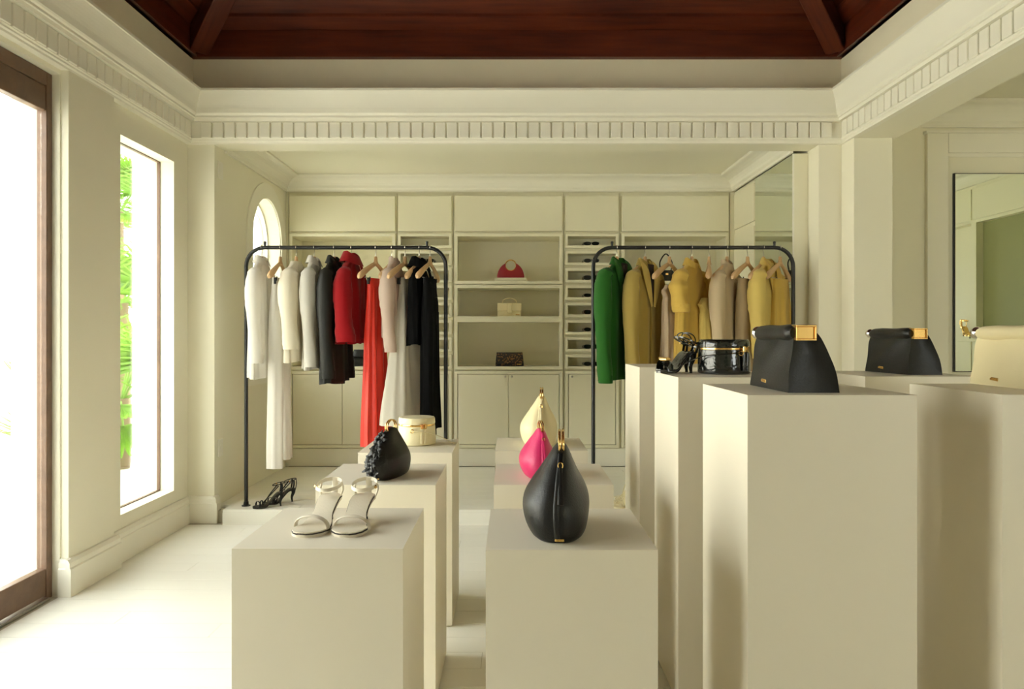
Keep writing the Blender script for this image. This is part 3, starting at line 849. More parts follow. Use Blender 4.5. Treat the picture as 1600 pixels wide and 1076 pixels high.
# ------------------------------------------------------------------ garments (local x = shoulder width, z measured from the hanger neck)
def shell(tab, n=56, rings=30, amp=0.0, k=7, seed=0, p=2.4, hem=0.0, yo=0.0, open_bottom=True):
    """closed cloth tube; tab rows: (z, half width, half thickness, cx)"""
    g = random.Random(seed); ph = g.uniform(0, 6); ph2 = g.uniform(0, 6)
    z0, z1 = tab[0][0], tab[-1][0]
    st = sorted([(-r[0],) + tuple(r[1:]) for r in tab])
    R_ = []
    for i in range(rings + 1):
        t = i / rings
        z = z0 + (z1 - z0) * t
        hw, ht, cx = interp(st, -z)
        ring = []
        for j in range(n):
            a = 2 * math.pi * j / n
            c, s = math.cos(a), math.sin(a)
            x = hw * math.copysign(abs(c) ** (2 / p), c); y = ht * math.copysign(abs(s) ** (2 / p), s)
            f = amp * t ** 0.8 * (math.sin(k * a + ph + 1.3 * t) + 0.5 * math.sin((k * 2 + 1) * a + ph2 - t))
            sc = 1 + f / max(0.02, math.hypot(x, y)) * (0.35 + 0.65 * abs(s))
            zz = z + (hem * math.sin(3 * a + ph) * t ** 6 if hem else 0)
            ring.append((cx + x * sc, yo + y * (1 + 2.2 * f / max(ht, 0.02)), zz))
        R_.append(ring)
    mb = MB(); mb.loft(R_, cap0=True, cap1=False)
    # short inner hem so that the bottom edge has thickness
    inner = [[(q[0] * 0.96, q[1] * 0.9, q[2] + 0.0) for q in R_[-1]], [(q[0] * 0.95, q[1] * 0.88, q[2] + 0.06) for q in R_[-1]]]
    mb.loft([R_[-1]] + inner, cap0=False, cap1=True)
    return mb

def sleeve(side, z0, length, r0=0.050, r1=0.036, x0=0.185, spread=0.03, bend=0.02, yo=0.0, seed=0, flat=0.75):
    g = random.Random(seed)
    pts = [(side * (x0 - 0.075), yo, z0 + 0.038), (side * (x0 - 0.030), yo, z0 + 0.012), (side * (x0 + 0.002), yo, z0 - 0.05), (side * (x0 + spread * 0.6), yo - bend * 0.3, z0 - length * 0.38),
           (side * (x0 + spread), yo - bend, z0 - length * 0.7), (side * (x0 + spread * 0.8), yo - bend * 1.6, z0 - length)]
    P = crom(pts, 34)
    rings = []
    for i, q in enumerate(P):
        t = i / 34
        r = r0 + (r1 - r0) * t
        w = 1 + 0.10 * math.sin(14 * t + g.random()) * (1 if 0.25 < t < 0.95 else 0.2)
        w *= min(1.0, 0.30 + 3.0 * t) if t < 0.25 else 1.0
        T = (P[min(i + 1, 34)] - P[max(i - 1, 0)]).normalized()
        B = Vector((0, 1, 0)); N = T.cross(B).normalized()
        rings.append([q + N * (r * flat * w * math.cos(2 * math.pi * j / 20)) + B * (r * w * math.sin(2 * math.pi * j / 20) * (1 + 0.08 * math.sin(5 * j + t * 6))) for j in range(20)])
    mb = MB(); mb.loft(rings, True, True)
    return mb

def collar(mb, z=0.0, hw=0.062, ht=0.046, h=0.045, flare=0.018, open_=True):
    a0, a1 = (R(-60), R(240)) if open_ else (0, 2 * math.pi)
    N = 26
    pts_in, pts_top, pts_out = [], [], []
    for k in range(N + 1):
        a = a0 + (a1 - a0) * k / N
        c, s = math.cos(a), math.sin(a)
        dip = 0.020 * max(0, -s)
        pts_in.append((hw * c, ht * s, z - 0.012 - dip)); pts_top.append((hw * c * 0.95, ht * s * 0.95, z + h - 1.6 * dip)); pts_out.append(((hw + flare) * c, (ht + flare) * s, z - 0.016 - dip * 1.6))
    rings = [[i_, t_, (t_[0] * 1.06, t_[1] * 1.06, t_[2] - 0.004), o_] for i_, t_, o_ in zip(pts_in, pts_top, pts_out)]
    mb.loft(rings)

def top_garment(name, cat, label, x, rz, m, ztop, zbot, W=0.21, sl=0.55, neck=0.058, r0=0.058, r1=0.040, amp=0.007, k=6, thick=0.05, flare=1.0,
                col='collar', seed=0, grp=None, lapel=None, hem=0.006, placket=True, sleeves=(1, 1), btn=None, spread=0.03, lining=None, bend=0.02, nth=1.0):
    t = thing(name, label, cat, (x, RY, ztop), rz, grp)
    D = ztop - zbot
    tab = [(0.0, neck, 0.030 * nth, 0), (-0.012, neck + 0.006, 0.034 * nth, 0), (-0.045, neck + 0.06, thick * 0.72, 0), (-0.085, W * 0.88, thick * 0.9, 0), (-0.125, W * 0.96, thick, 0),
           (-0.26, W * 0.94, thick * 1.12, 0), (-D * 0.62, W * 0.94 * (1 + (flare - 1) * 0.5), thick * 1.1, 0), (-D, W * flare, thick * 1.2, 0)]
    shell(tab, amp=amp, k=k, seed=seed, hem=hem).build('body', m, t, smooth=True, angle=60)
    for s, on in zip((-1, 1), sleeves):
        if on:
            so = sleeve(s, -0.10, sl * (1.0 if s < 0 else 1.02), r0, r1, W * 0.90, spread, bend, 0.0, seed + s).build('sleeve', m, t, smooth=True)
            P = (s * (W * 0.90 + spread * 0.8), -bend * 1.6, -0.10 - sl * (1.0 if s < 0 else 1.02))
            MB().lathe([(r1 * 0.98, -0.004), (r1 * 1.03, 0.0), (r1 * 1.03, 0.045), (r1 * 0.96, 0.05)], P, n=20, sx=0.78).build('cuff', m, so, smooth=True)
    if col == 'collar':
        mb = MB(); collar(mb, 0.0, neck + 0.006, 0.040, 0.036); mb.build('collar', m, t, smooth=True)
    elif col == 'stand':
        mb = MB(); collar(mb, 0.0, neck, 0.036, 0.03, 0.004, False); mb.build('collar', m, t, smooth=True)
    elif col == 'bow':
        mb = MB(); collar(mb, 0.004, neck + 0.012, 0.052, 0.055, 0.03, False); mb.build('collar', m, t, smooth=True)
        mb = MB(); mb.sweep(crom([(0.0, -0.05, 0.0), (0.02, -0.075, -0.08), (0.01, -0.08, -0.2), (0.02, -0.075, -0.34)], 16), lambda q: 0.018 + 0.012 * q, 0.006, up=(0, 1, 0)); mb.build('neck_tie', m, t, smooth=True)
    if lapel:
        for s in (-1, 1):
            mb = MB()
            P = crom([(s * (neck + 0.004), 0.0, 0.024), (s * (neck + 0.012), -0.040, -0.03), (s * 0.060, -0.060, -0.13), (s * 0.016, -0.066, -0.30)], 18)
            mb.sweep(P, lambda q: 0.012 + 0.030 * math.sin(math.pi * min(1, q * 1.05)) ** 0.8, 0.004, up=(0, 1, 0), n=8)
            mb.build('lapel', lapel, t, smooth=True)
        mb = MB(); mb.box(-0.004, 0.004, -thick * 1.16 - 0.006, -thick * 1.0, -D + 0.01, -0.30); mb.build('front_edge', m, t)
    elif placket:
        mb = MB(); mb.sweep([(0.0, -thick * (0.78 + 0.42 * q) - 0.002, -0.05 - (D - 0.08) * q) for q in [i / 10 for i in range(11)]], 0.014, 0.003, up=(0, 1, 0)); mb.build('placket', m, t, smooth=True)
    if lining:
        mb = MB(); mb.sweep(crom([(0, -0.046, -0.01), (0, -0.056, -0.12), (0, -0.060, -0.27)], 10), lambda q: max(0.003, 0.042 * (1 - q)), 0.003, up=(0, 1, 0)); mb.build('lining', lining, t, smooth=True)
        MB().box(-0.016, 0.016, -0.056, -0.050, -0.05, -0.025).build('label_patch', 'label_dark', t)
    return t

def skirt(name, cat, label, x, rz, m, ztop, zbot, w0, w1, t0=0.028, t1=0.07, amp=0.012, k=11, seed=0, grp=None, belt=None):
    t = thing(name, label, cat, (x, RY, ztop), rz, grp)
    D = ztop - zbot
    tab = [(0, w0, t0, 0), (-0.05, w0 * 1.02, t0 * 1.2, 0), (-D * 0.4, w0 + (w1 - w0) * 0.5, (t0 + t1) / 2, 0), (-D, w1, t1, 0)]
    shell(tab, n=88, amp=amp, k=k, seed=seed).build('skirt_body', m, t, smooth=True, angle=60)
    tabb = [(0.012, w0 * 1.0, t0 * 1.02, 0), (-0.015, w0 * 1.03, t0 * 1.15, 0), (-0.034, w0 * 1.03, t0 * 1.2, 0)]
    shell(tabb, rings=4).build('waistband', belt or m, t, smooth=True, angle=60)
    return t

def trousers(name, cat, label, x, rz, m, ztop, zbot, w0=0.17, leg=0.075, thick=0.04, seed=0, grp=None, gap=0.02, splay=0.0):
    t = thing(name, label, cat, (x, RY, ztop), rz, grp)
    D = ztop - zbot; rise = 0.26
    tab = [(0, w0, thick * 0.7, 0), (-0.04, w0 * 1.03, thick * 0.9, 0), (-0.16, w0 * 1.1, thick * 1.2, 0), (-rise - 0.03, w0 * 1.1, thick * 1.15, 0)]
    shell(tab, rings=12, amp=0.003).build('seat', m, t, smooth=True, angle=60)
    for s in (-1, 1):
        c = s * (leg + gap / 2)
        tab = [(-rise + 0.06, w0 * 0.53, thick * 1.12, s * w0 * 0.55), (-rise - 0.1, leg * 1.1, thick * 1.15, s * w0 * 0.56), (-D * 0.6, leg, thick * 1.1, c + s * splay * 0.4), (-D + (0.03 if s > 0 else 0), leg * 1.04, thick * 1.15, c + s * splay)]
        shell(tab, rings=22, amp=0.006, k=3, seed=seed + s).build('trouser_leg', m, t, smooth=True, angle=60)
    shell([(0.012, w0, thick * 0.72, 0), (-0.034, w0 * 1.04, thick * 0.92, 0)], rings=3).build('waistband', m, t, smooth=True, angle=60)
    return t

GL, GR = 'clothes on the left rack', 'clothes on the right rack'
d = R
# left rack, from the window side
X = px(409); hanger(X, d(86), 'hanger holding the white blouse at the window end of the left rack')
top_garment('blouse', 'blouse', 'long white cotton blouse at the window end of the left rack', X, d(88), 'c_white', HZ - 0.028, 0.99, W=0.165, sl=0.60, grp=GL, seed=1, flare=1.02, amp=0.010, r0=0.05, r1=0.044, thick=0.042)
X = px(438); hanger(X, d(92), 'hanger with clips holding the long white trousers', clips=0.12)
trousers('trousers', 'trousers', 'long white trousers clipped beside the white blouse', X, d(90), 'c_white', HZ - 0.180, 0.385, w0=0.125, leg=0.062, grp=GL, seed=2, splay=0.02, thick=0.042)
X = px(463); hanger(X, d(84), 'hanger holding the cream knit top')
top_garment('knit_top', 'top', 'cream knit top with wide sleeves, third on the left rack', X, d(86), 'c_cream', HZ - 0.036, 1.10, W=0.165, sl=0.50, grp=GL, seed=3, flare=1.0, amp=0.007, col=None, placket=False, r0=0.062, r1=0.055, thick=0.045)
X = px(491); hanger(X, d(86), 'hanger holding the grey-white shirt')
top_garment('shirt', 'shirt', 'grey-white button shirt beside the black leather jacket', X, d(88), 'c_greywhite', HZ - 0.032, 1.05, W=0.165, sl=0.62, grp=GL, seed=4, r0=0.055, r1=0.038, thick=0.040)
X = px(522); hanger(X, d(82), 'hanger holding the black leather jacket')
top_garment('leather_jacket', 'jacket', 'black leather jacket with lapels on the left rack', X, d(82), 'c_leather', HZ - 0.030, 0.955, W=0.175, sl=0.70, grp=GL, seed=5, lapel='c_leather', flare=1.05, thick=0.045, r0=0.05, r1=0.048, amp=0.008)
X = px(549); hanger(X, d(74), 'hanger holding the crimson blouse, its end poking out of the neck')
top_garment('blouse', 'blouse', 'crimson sheer blouse with a tied neck on the left rack', X, d(80), 'c_red', HZ - 0.026, 1.24, W=0.165, sl=0.46, grp=GL, seed=6, col='bow', placket=False, r0=0.05, r1=0.066, amp=0.012, thick=0.045, flare=1.0, hem=0.02)
X = px(587); hanger(X, d(72), 'hanger with clips holding the scarlet skirt', clips=0.10)
skirt('long_skirt', 'skirt', 'long pleated scarlet satin skirt clipped on the left rack', X, d(72), 'c_redsatin', HZ - 0.180, 0.53, 0.095, 0.150, grp=GL, seed=7, amp=0.010, k=9, t0=0.026, t1=0.055)
X = px(612); hanger(X, d(76), 'hanger holding the blush blouse')
top_garment('blouse', 'blouse', 'pale blush sheer blouse between scarlet and ivory skirts', X + 0.020, d(80), 'c_blush', HZ - 0.034, 1.26, W=0.165, sl=0.52, grp=GL, seed=8, col='stand', placket=False, amp=0.010, thick=0.042, r0=0.056, r1=0.040)
X = px(633); hanger(X, d(70), 'hanger with clips holding the ivory skirt', clips=0.09)
skirt('long_skirt', 'skirt', 'flared ivory silk skirt clipped on the left rack', X, d(74), 'c_ivory', HZ - 0.176, 0.685, 0.075, 0.27, grp=GL, seed=9, amp=0.012, k=6, t0=0.024, t1=0.11)
X = px(655); hanger(X, d(70), 'hanger holding the black high-necked top')
top_garment('halter_top', 'top', 'black top with a looped high neck near the end of the left rack', X, d(74), 'c_black', HZ - 0.060, 1.215, W=0.150, sl=0.42, grp=GL, seed=10, col='bow', placket=False, sleeves=(0, 0), amp=0.006, thick=0.045, neck=0.05)
X = px(672); hanger(X, d(76), 'hanger with clips at the inner end of the left rack', clips=0.10)
trousers('trousers', 'trousers', 'slim black trousers at the inner end of the left rack', X, d(84), 'c_black', HZ - 0.180, 0.60, w0=0.125, leg=0.06, grp=GL, seed=11, splay=0.02)

# right rack, from the inner end
X = px(964); hanger(X, d(52), 'hanger holding the green blazer at the inner end of the right rack')
top_garment('blazer', 'blazer', 'emerald green wool blazer at the inner end of the right rack', X + 0.012, d(50), 'c_green', HZ - 0.040, 0.975, W=0.215, sl=0.72, grp=GR, seed=21, lapel='c_green', flare=1.08, thick=0.045, r0=0.064, r1=0.050, amp=0.006, lining='label_dark')
X = px(1008); hanger(X, d(47), 'hanger holding the mustard coat')
top_garment('coat', 'coat', 'mustard olive open coat with a dark lining, second on the right rack', X, d(48), 'c_olive', HZ - 0.048, 0.93, W=0.190, sl=0.70, grp=GR, seed=22, lapel='c_yellow', flare=1.06, thick=0.042, r0=0.062, r1=0.050, amp=0.008, lining='label_dark')
X = px(1046); hanger(X, d(47), 'bare-shouldered hanger holding the pinkish beige slip top')
top_garment('slip_top', 'top', 'pinkish beige sleeveless silk top hung low on the right rack', X + 0.02, d(50), 'c_pinkbeige', HZ - 0.20, 1.08, W=0.12, sl=0.3, grp=GR, seed=23, col=None, placket=False, sleeves=(0, 0), amp=0.007, thick=0.04, neck=0.085)
X = px(1081); hanger(X, d(48), 'hanger holding the golden yellow shirt dress')
top_garment('shirt_dress', 'dress', 'golden yellow short-sleeved shirt dress in the middle of the right rack', X, d(48), 'c_gold', HZ - 0.046, 0.80, W=0.200, sl=0.24, grp=GR, seed=24, flare=1.15, thick=0.042, r0=0.062, r1=0.060, amp=0.012, col='collar')
X = px(1108); hanger(X, d(78), 'narrow-looking hanger holding the yellow strappy dress')
top_garment('strap_dress', 'dress', 'bright yellow low-necked dress beside the beige linen shirt', X, d(50), 'c_yellow', HZ - 0.29, 0.82, W=0.125, sl=0.3, grp=GR, seed=25, col=None, placket=False, sleeves=(0, 0), amp=0.010, thick=0.045, neck=0.10)
X = px(1136); hanger(X, d(52), 'hanger holding the beige linen shirt')
top_garment('shirt', 'shirt', 'beige linen shirt with long sleeves on the right rack', X, d(52), 'c_beige', HZ - 0.052, 1.0, W=0.185, sl=0.62, grp=GR, seed=26, thick=0.045, r0=0.056, r1=0.044, amp=0.007, col='stand')
X = px(1168); hanger(X, d(48), 'hanger with clips holding the taupe trousers', clips=0.09)
trousers('trousers', 'trousers', 'taupe linen trousers clipped on the right rack', X, d(49), 'c_taupe', HZ - 0.184, 0.72, w0=0.13, leg=0.068, grp=GR, seed=27, thick=0.045)
X = px(1193); hanger(X, d(47), 'hanger holding the soft yellow jacket')
top_garment('jacket', 'jacket', 'soft yellow cotton jacket towards the mirror end of the right rack', X + 0.030, d(48), 'c_yellow', HZ - 0.046, 1.12, W=0.195, sl=0.55, grp=GR, seed=28, thick=0.045, r0=0.060, r1=0.052, amp=0.006, lapel='c_gold')
X = px(1219); hanger(X, d(48), 'hanger with clips at the mirror end of the right rack', clips=0.085)
skirt('short_skirt', 'skirt', 'golden yellow skirt clipped at the mirror end of the right rack', X, d(48), 'c_gold', HZ - 0.184, 1.20, 0.120, 0.150, grp=GR, seed=29, amp=0.006, k=5, t0=0.03, t1=0.05)
# ------------------------------------------------------------------ bags
def nameplate(parent, loc, rot, w=0.030, h=0.009, m='gold'):
    p = MB().box(-w / 2, w / 2, -0.0015, 0.0, -h / 2, h / 2).build('nameplate', m, parent, loc, rot, bevel=0.0006, seg=1)
    n = 7
    mb = MB()
    for k in range(n):
        x = -w * 0.36 + w * 0.72 * k / (n - 1)
        mb.box(x - w * 0.028, x + w * 0.028, -0.0019, -0.0014, -h * 0.22, h * 0.22)
    mb.build('engraving', 'goldshade', p)
    return p

def hobo(label, x, y, z, rz, s, m, zipm, grp, lean=0.0, flowers=False):
    """slouchy dumpling bag seen from its narrow end (local -y), pinched to a ridge along y"""
    t = thing('slouchy_handbag', label, 'handbag', (x, y, z), rz, grp)
    H = 0.222 * s
    tab0 = [(0.0, 0.058, 0.124, 0.0), (0.05, 0.070, 0.134, 0.0), (0.20, 0.0815, 0.146, -0.003), (0.38, 0.0845, 0.143, -0.004), (0.56, 0.069, 0.126, -0.001), (0.72, 0.0495, 0.102, 0.003), (0.86, 0.0305, 0.078, 0.007), (0.95, 0.019, 0.062, 0.009), (1.0, 0.010, 0.050, 0.010)]
    tab = [(q[0], q[1], q[2], q[3]) for q in [tuple([c[0].x, c[0].y, c[0].z, c[1].y]) for c in zip(crom([(a, b, c) for a, b, c, d_ in tab0], 48), crom([(a, d_, 0) for a, b, c, d_ in tab0], 48))]]
    rings = []
    N = 64
    for i in range(37):
        u = i / 36
        a, b, cx = interp(tab, u)
        cx += lean * u
        ring = []
        for j in range(N):
            an = 2 * math.pi * j / N
            c, q = math.cos(an), math.sin(an)
            pw = 2.0 + 0.6 * (1 - u)
            xx = a * math.copysign(abs(c) ** (2 / pw), c); yy = b * math.copysign(abs(q) ** (2 / pw), q)
            # soft folds running from the pinch down to the bulge, flank hollow below the mouth
            fold = 0.0045 * math.exp(-((u - 0.60) / 0.20) ** 2) * math.sin(3.0 * an + 0.8) - 0.007 * math.exp(-((u - 0.70) / 0.13) ** 2) * abs(c) ** 2 * math.exp(-(q / 0.6) ** 2)
            rr = 1 + fold / max(0.02, math.hypot(xx, yy))
            # mouth dips in the middle of the long side, peaks at the handles
            zz = u * H
            ring.append(((cx + xx * rr) * s, yy * rr * s, zz + (0.012 * s * (abs(q) ** 3) * u * u * -1)))
        rings.append(ring)
    MB().loft(rings).build('body', m, t, smooth=True, angle=70)
    # zipped strap running down the narrow end
    pts = []
    for i in range(16):
        u = 0.97 - 0.90 * i / 15
        a, b, cx = interp(tab, u)
        pts.append(((cx + lean * u) * s, -(b + 0.003) * s, u * H - 0.012 * s * u * u))
    st_ = MB().sweep(pts, 0.0075 * s, 0.0035 * s, up=(0, -1, 0.2), n=8).build('zip_strap', zipm, t, smooth=True)
    p = pts[2]
    MB().sweep([(p[0] + 0.006 * s * math.cos(a), p[1] - 0.006 * s, p[2] + 0.008 * s * math.sin(a)) for a in [2 * math.pi * k / 12 for k in range(12)]], 0.0016 * s, loop=True, n=6).build('zip_ring', 'gold', st_, smooth=True)
    a_, b_, c_ = interp(tab, 0.42); 
    MB().sweep([(p[0], p[1] - 0.009 * s, p[2] - 0.006 * s), (p[0], -(b_ + 0.012) * s, 0.44 * H)], lambda q: (0.004 + 0.004 * q) * s, 0.002 * s, up=(0, -1, 0)).build('zip_pull', zipm, st_, smooth=True)
    # pair of slender gold hoops through the ridge
    for sx in (-1, 1):
        hp = []
        for k in range(20):
            an = R(-38) + k / 19 * R(256)
            hp.append(((0.010 + lean + sx * 0.0045) * s, 0.050 * s * math.cos(an), H + 0.002 * s + 0.032 * s * math.sin(an)))
        MB().sweep(hp, 0.0034 * s, n=8, up=(1, 0, 0)).build('handle', 'gold', t, smooth=True)
    nameplate(t, ((0.004) * s, -(0.1352) * s, 0.010 * s), (R(-12), 0, 0), 0.022 * s, 0.006 * s)
    if flowers:
        g = random.Random(5)
        for k in range(9):
            u = 0.14 + 0.72 * (k / 8)
            a, b, cx = interp(tab, u)
            an = R(270 + g.uniform(-26, 6) * (1 - 0.6 * u))
            c = Vector(((cx + lean * u + (a + 0.004) * math.cos(an) * 0.9) * s, (b + 0.004) * math.sin(an) * 0.97 * s, u * H))
            n = Vector((math.cos(an), math.sin(an) * 0.7, 0.25)).normalized()
            q = n.to_track_quat('Z', 'Y')
            mb = MB()
            for pe in range(7):
                aa = 2 * math.pi * pe / 7 + g.uniform(-.25, .25)
                L = 0.026 * s * g.uniform(0.8, 1.45); w = 0.0055 * s
                d = Vector((math.cos(aa), math.sin(aa), 0)); pr = Vector((-d.y, d.x, 0))
                P = [Vector((0, 0, 0)), d * L * 0.5 + Vector((0, 0, 0.010 * s)), d * L + Vector((0, 0, 0.004 * s + g.uniform(-.004, .012) * s))]
                mb.sweep(crom(P, 6), lambda q_: w * (0.35 + 1.1 * math.sin(math.pi * min(1, 0.15 + q_ * 0.85))), 0.0012 * s, up=(0, 0, 1), n=6)
            for pe in range(3):
                aa = g.uniform(0, 6.3); d = Vector((math.cos(aa) * 0.6, math.sin(aa) * 0.6, 1)) * 0.024 * s
                mb.sweep([(0, 0, 0), d * 0.6, d + Vector((0, 0, -0.004 * s))], 0.0011 * s, n=5)
            o = mb.build('leather_flower', 'leather', t, c, smooth=True)
            o.rotation_mode = 'QUATERNION'; o.rotation_quaternion = q
    return t
GH = 'slouchy bags with gold hoop handles'
hobo('large black leather slouchy bag on the front centre pedestal', 0.120, 1.918, LOW, R(-3), 1.03, 'leather', 'leather', GH)
hobo('small fuchsia leather slouchy bag behind the black one', 0.098, 2.665, LOW, R(8), 0.78, 'pink', 'pink', GH)
hobo('cream leather slouchy bag on the rear centre pedestal', 0.130, 3.43, LOW, R(-2), 1.04, 'creamleather', 'creamleather', GH)
hobo('small black leather slouchy bag trimmed with leather flowers', -0.452, 2.660, LOW, R(-15), 0.80, 'leather', 'leather', GH, flowers=True)

def rolltop(label, x, y, z, rz, m, clasp_far=False, s=1.0, grp='roll-top leather bags'):
    """paper-bag shaped clutch: long side along y, front face at -x, near gusset at -y; origin at the front near bottom corner"""
    t = thing('roll_top_bag', label, 'handbag', (x, y, z), rz, grp)
    L = 0.295 * s
    prof = [(0.0, 0.0), (0.004, 0.045), (0.009, 0.09), (0.014, 0.125), (0.022, 0.150), (0.040, 0.166), (0.062, 0.163), (0.084, 0.146), (0.102, 0.115), (0.114, 0.078), (0.123, 0.038), (0.130, 0.0)]
    P = crom([(a * s, 0, b * s) for a, b in prof], 44)
    rings = []
    NY = 24
    for k in range(NY + 1):
        u = k / NY
        e = min(u, 1 - u)
        puff = 0.004 * s * math.sin(math.pi * u)
        ring = []
        for p in P:
            cx = 0.060 * s
            zz = max(0.0, p.z)
            yy = u * L
            # gussets lean inwards towards the top
            lean = 0.016 * s * (zz / (0.17 * s)) ** 1.5
            yy = lean + u * (L - 2 * lean)
            dent = 0.003 * s * math.sin(u * 9 + zz * 40) * (zz / (0.17 * s)) * (1 - zz / (0.17 * s)) * 4
            fr = -1 if p.x < cx else 1
            ring.append((p.x + fr * (puff * math.sin(math.pi * min(1, zz / (0.17 * s)))) + dent * fr, yy, zz))
        rings.append(ring)
    # concave gusset caps
    def cap(ring, sgn):
        c = Vector((0.064 * s, ring[0][1] + sgn * 0.016 * s, 0.075 * s))
        r1 = [(c.x + (q[0] - c.x) * 0.86, q[1] + sgn * 0.003 * s, c.z + (q[2] - c.z) * 0.88) for q in ring]
        r2 = [(c.x + (q[0] - c.x) * 0.45, q[1] + sgn * 0.011 * s, c.z + (q[2] - c.z) * 0.5) for q in ring]
        return r1, r2
    a1, a2 = cap(rings[0], 1); b1, b2 = cap(rings[-1], -1)
    MB().loft([a2, a1] + rings + [b1, b2]).build('body', m, t, smooth=True, angle=50)
    # rolled top lying on the front upper edge
    rr = []
    for k in range(27):
        u = k / 26
        e = min(u, 1 - u)
        r = 0.0215 * s * (0.75 + 0.25 * min(1, e * 14)) * (1 + 0.04 * math.sin(u * 11))
        yy = 0.012 * s + u * (L - 0.024 * s)
        rr.append([((0.026 * s + r * 1.12 * math.cos(2 * math.pi * j / 20)), yy, 0.152 * s + r * math.sin(2 * math.pi * j / 20)) for j in range(20)])
    MB().loft(rr).build('rolled_top', m, t, smooth=True)
    # square gold clasp at one end of the roll, chrome ball at the other
    cy, by = (0.004 * s, L - 0.004 * s)
    cz = 0.152 * s
    mb = MB()
    w, h, dd, th = 0.052 * s, 0.040 * s, 0.034 * s, 0.0045 * s
    x0 = 0.018 * s
    mb.box(x0, x0 + w, cy - 0.010 * s, cy - 0.010 * s + dd, cz - h / 2, cz - h / 2 + th); mb.box(x0, x0 + w, cy - 0.010 * s, cy - 0.010 * s + dd, cz + h / 2 - th, cz + h / 2)
    mb.box(x0, x0 + th, cy - 0.010 * s, cy - 0.010 * s + dd, cz - h / 2 + th, cz + h / 2 - th); mb.box(x0 + w - th, x0 + w, cy - 0.010 * s, cy - 0.010 * s + dd, cz - h / 2 + th, cz + h / 2 - th)
    cl = mb.build('clasp', 'gold', t, bevel=0.001, seg=1, weld=False)
    MB().box(x0 + th, x0 + w - th, cy - 0.004 * s, cy + 0.010 * s, cz - h / 2 + th, cz + h / 2 - th).build('clasp_plate', 'gold', cl, bevel=0.001, seg=1)
    MB().sphere((0.024 * s, by + 0.006 * s, cz + 0.001 * s), 0.019 * s, 20, 14).build('ball_clasp', 'chrome', t, smooth=True)
    nameplate(t, (0.0012 * s, L * 0.62, 0.020 * s), (0, R(4), R(-90)), 0.036 * s, 0.0095 * s)
    return t
rolltop('near black leather roll-top bag with gold square clasp on the tall pedestal', 0.700, 1.832, HIGH, R(0), 'leather')
rolltop('far black leather roll-top bag on the tall pedestal near the pillar', 1.458, 2.66, HIGH, R(3), 'leather')
rolltop('cream leather roll-top bag cut by the right edge of the picture', 1.381, 1.895, HIGH, R(-1), 'creamleather')

def boxbag(label, x, y, z, rz, m, r, h, grp, strap_pts, tas):
    t = thing('round_box_bag', label, 'handbag', (x, y, z), rz, grp)
    zl = h * 0.70
    MB().lathe([(r * 0.90, 0.0), (r * 0.985, 0.004), (r, 0.012), (r * 0.985, zl * 0.6), (r * 0.955, zl)], n=48).build('case', m, t, smooth=True, angle=50)
    MB().lathe([(r * 0.94, zl), (r * 0.948, zl + 0.002), (r * 0.948, zl + 0.007), (r * 0.94, zl + 0.009)], n=48).build('zip', 'gold', t, smooth=True)
    lid = MB().lathe([(r * 0.955, zl + 0.009), (r * 0.965, zl + 0.014), (r * 0.95, h - 0.006), (r * 0.91, h), (r * 0.3, h + 0.003), (0.002, h + 0.003)], n=48).build('lid', m, t, smooth=True, angle=50)
    MB().sweep([(r * 0.955 * math.cos(2 * math.pi * k / 48), r * 0.955 * math.sin(2 * math.pi * k / 48), 0.006) for k in range(48)], 0.0022, loop=True, n=6).build('piping', m, t, smooth=True)
    # double zip pulls with tassels
    for an in tas:
        c, q = math.cos(an), math.sin(an)
        o = MB().box(-0.006, 0.006, -0.005, 0.005, -0.010, 0.012).build('zip_slider', 'gold', t, ((r + 0.004) * c, (r + 0.004) * q, zl + 0.002), (0, 0, an + R(90)), bevel=0.002)
        MB().sweep([(0, -0.003, -0.010), (0, -0.004, -0.03), (0, -0.002, -zl + 0.012)], lambda u: 0.004 + 0.004 * min(1, u * 2), 0.0025, up=(0, -1, 0)).build('zip_tassel', m, o, smooth=True)
    MB().sweep(crom(strap_pts, 30), 0.0065, 0.0018, up=(0, 0, 1)).build('strap', m, t, smooth=True)
    a = strap_pts[0]
    MB().sweep([(a[0] + 0.008 * math.cos(k), a[1], a[2] + 0.008 * math.sin(k)) for k in [2 * math.pi * i / 12 for i in range(12)]], 0.002, loop=True, n=6).build('strap_ring', 'gold', t, smooth=True)
    return t
r_ = 0.090
boxbag('round pale cream box bag with gold zip on the rear left pedestal', -0.452, 3.435, LOW, 0, 'palecroc', r_, 0.128, 'round box bags',
       [(-0.01, -r_ - 0.004, 0.072), (0.05, -r_ - 0.012, 0.070), (0.12, -0.05, 0.040), (0.165, -0.03, 0.012), (0.180, 0.03, 0.002)], (R(-68), R(-58)))
boxbag('round black patent croc case with gold zips on the tall pedestal', 0.808, 2.760, HIGH, 0, 'patent', 0.098, 0.130, 'round box bags',
       [(0.035, -0.098, 0.080), (-0.03, -0.116, 0.078), (-0.10, -0.06, 0.066), (-0.15, 0.02, 0.034), (-0.172, 0.05, 0.010), (-0.184, 0.075, 0.003)], (R(-62), R(-50)))

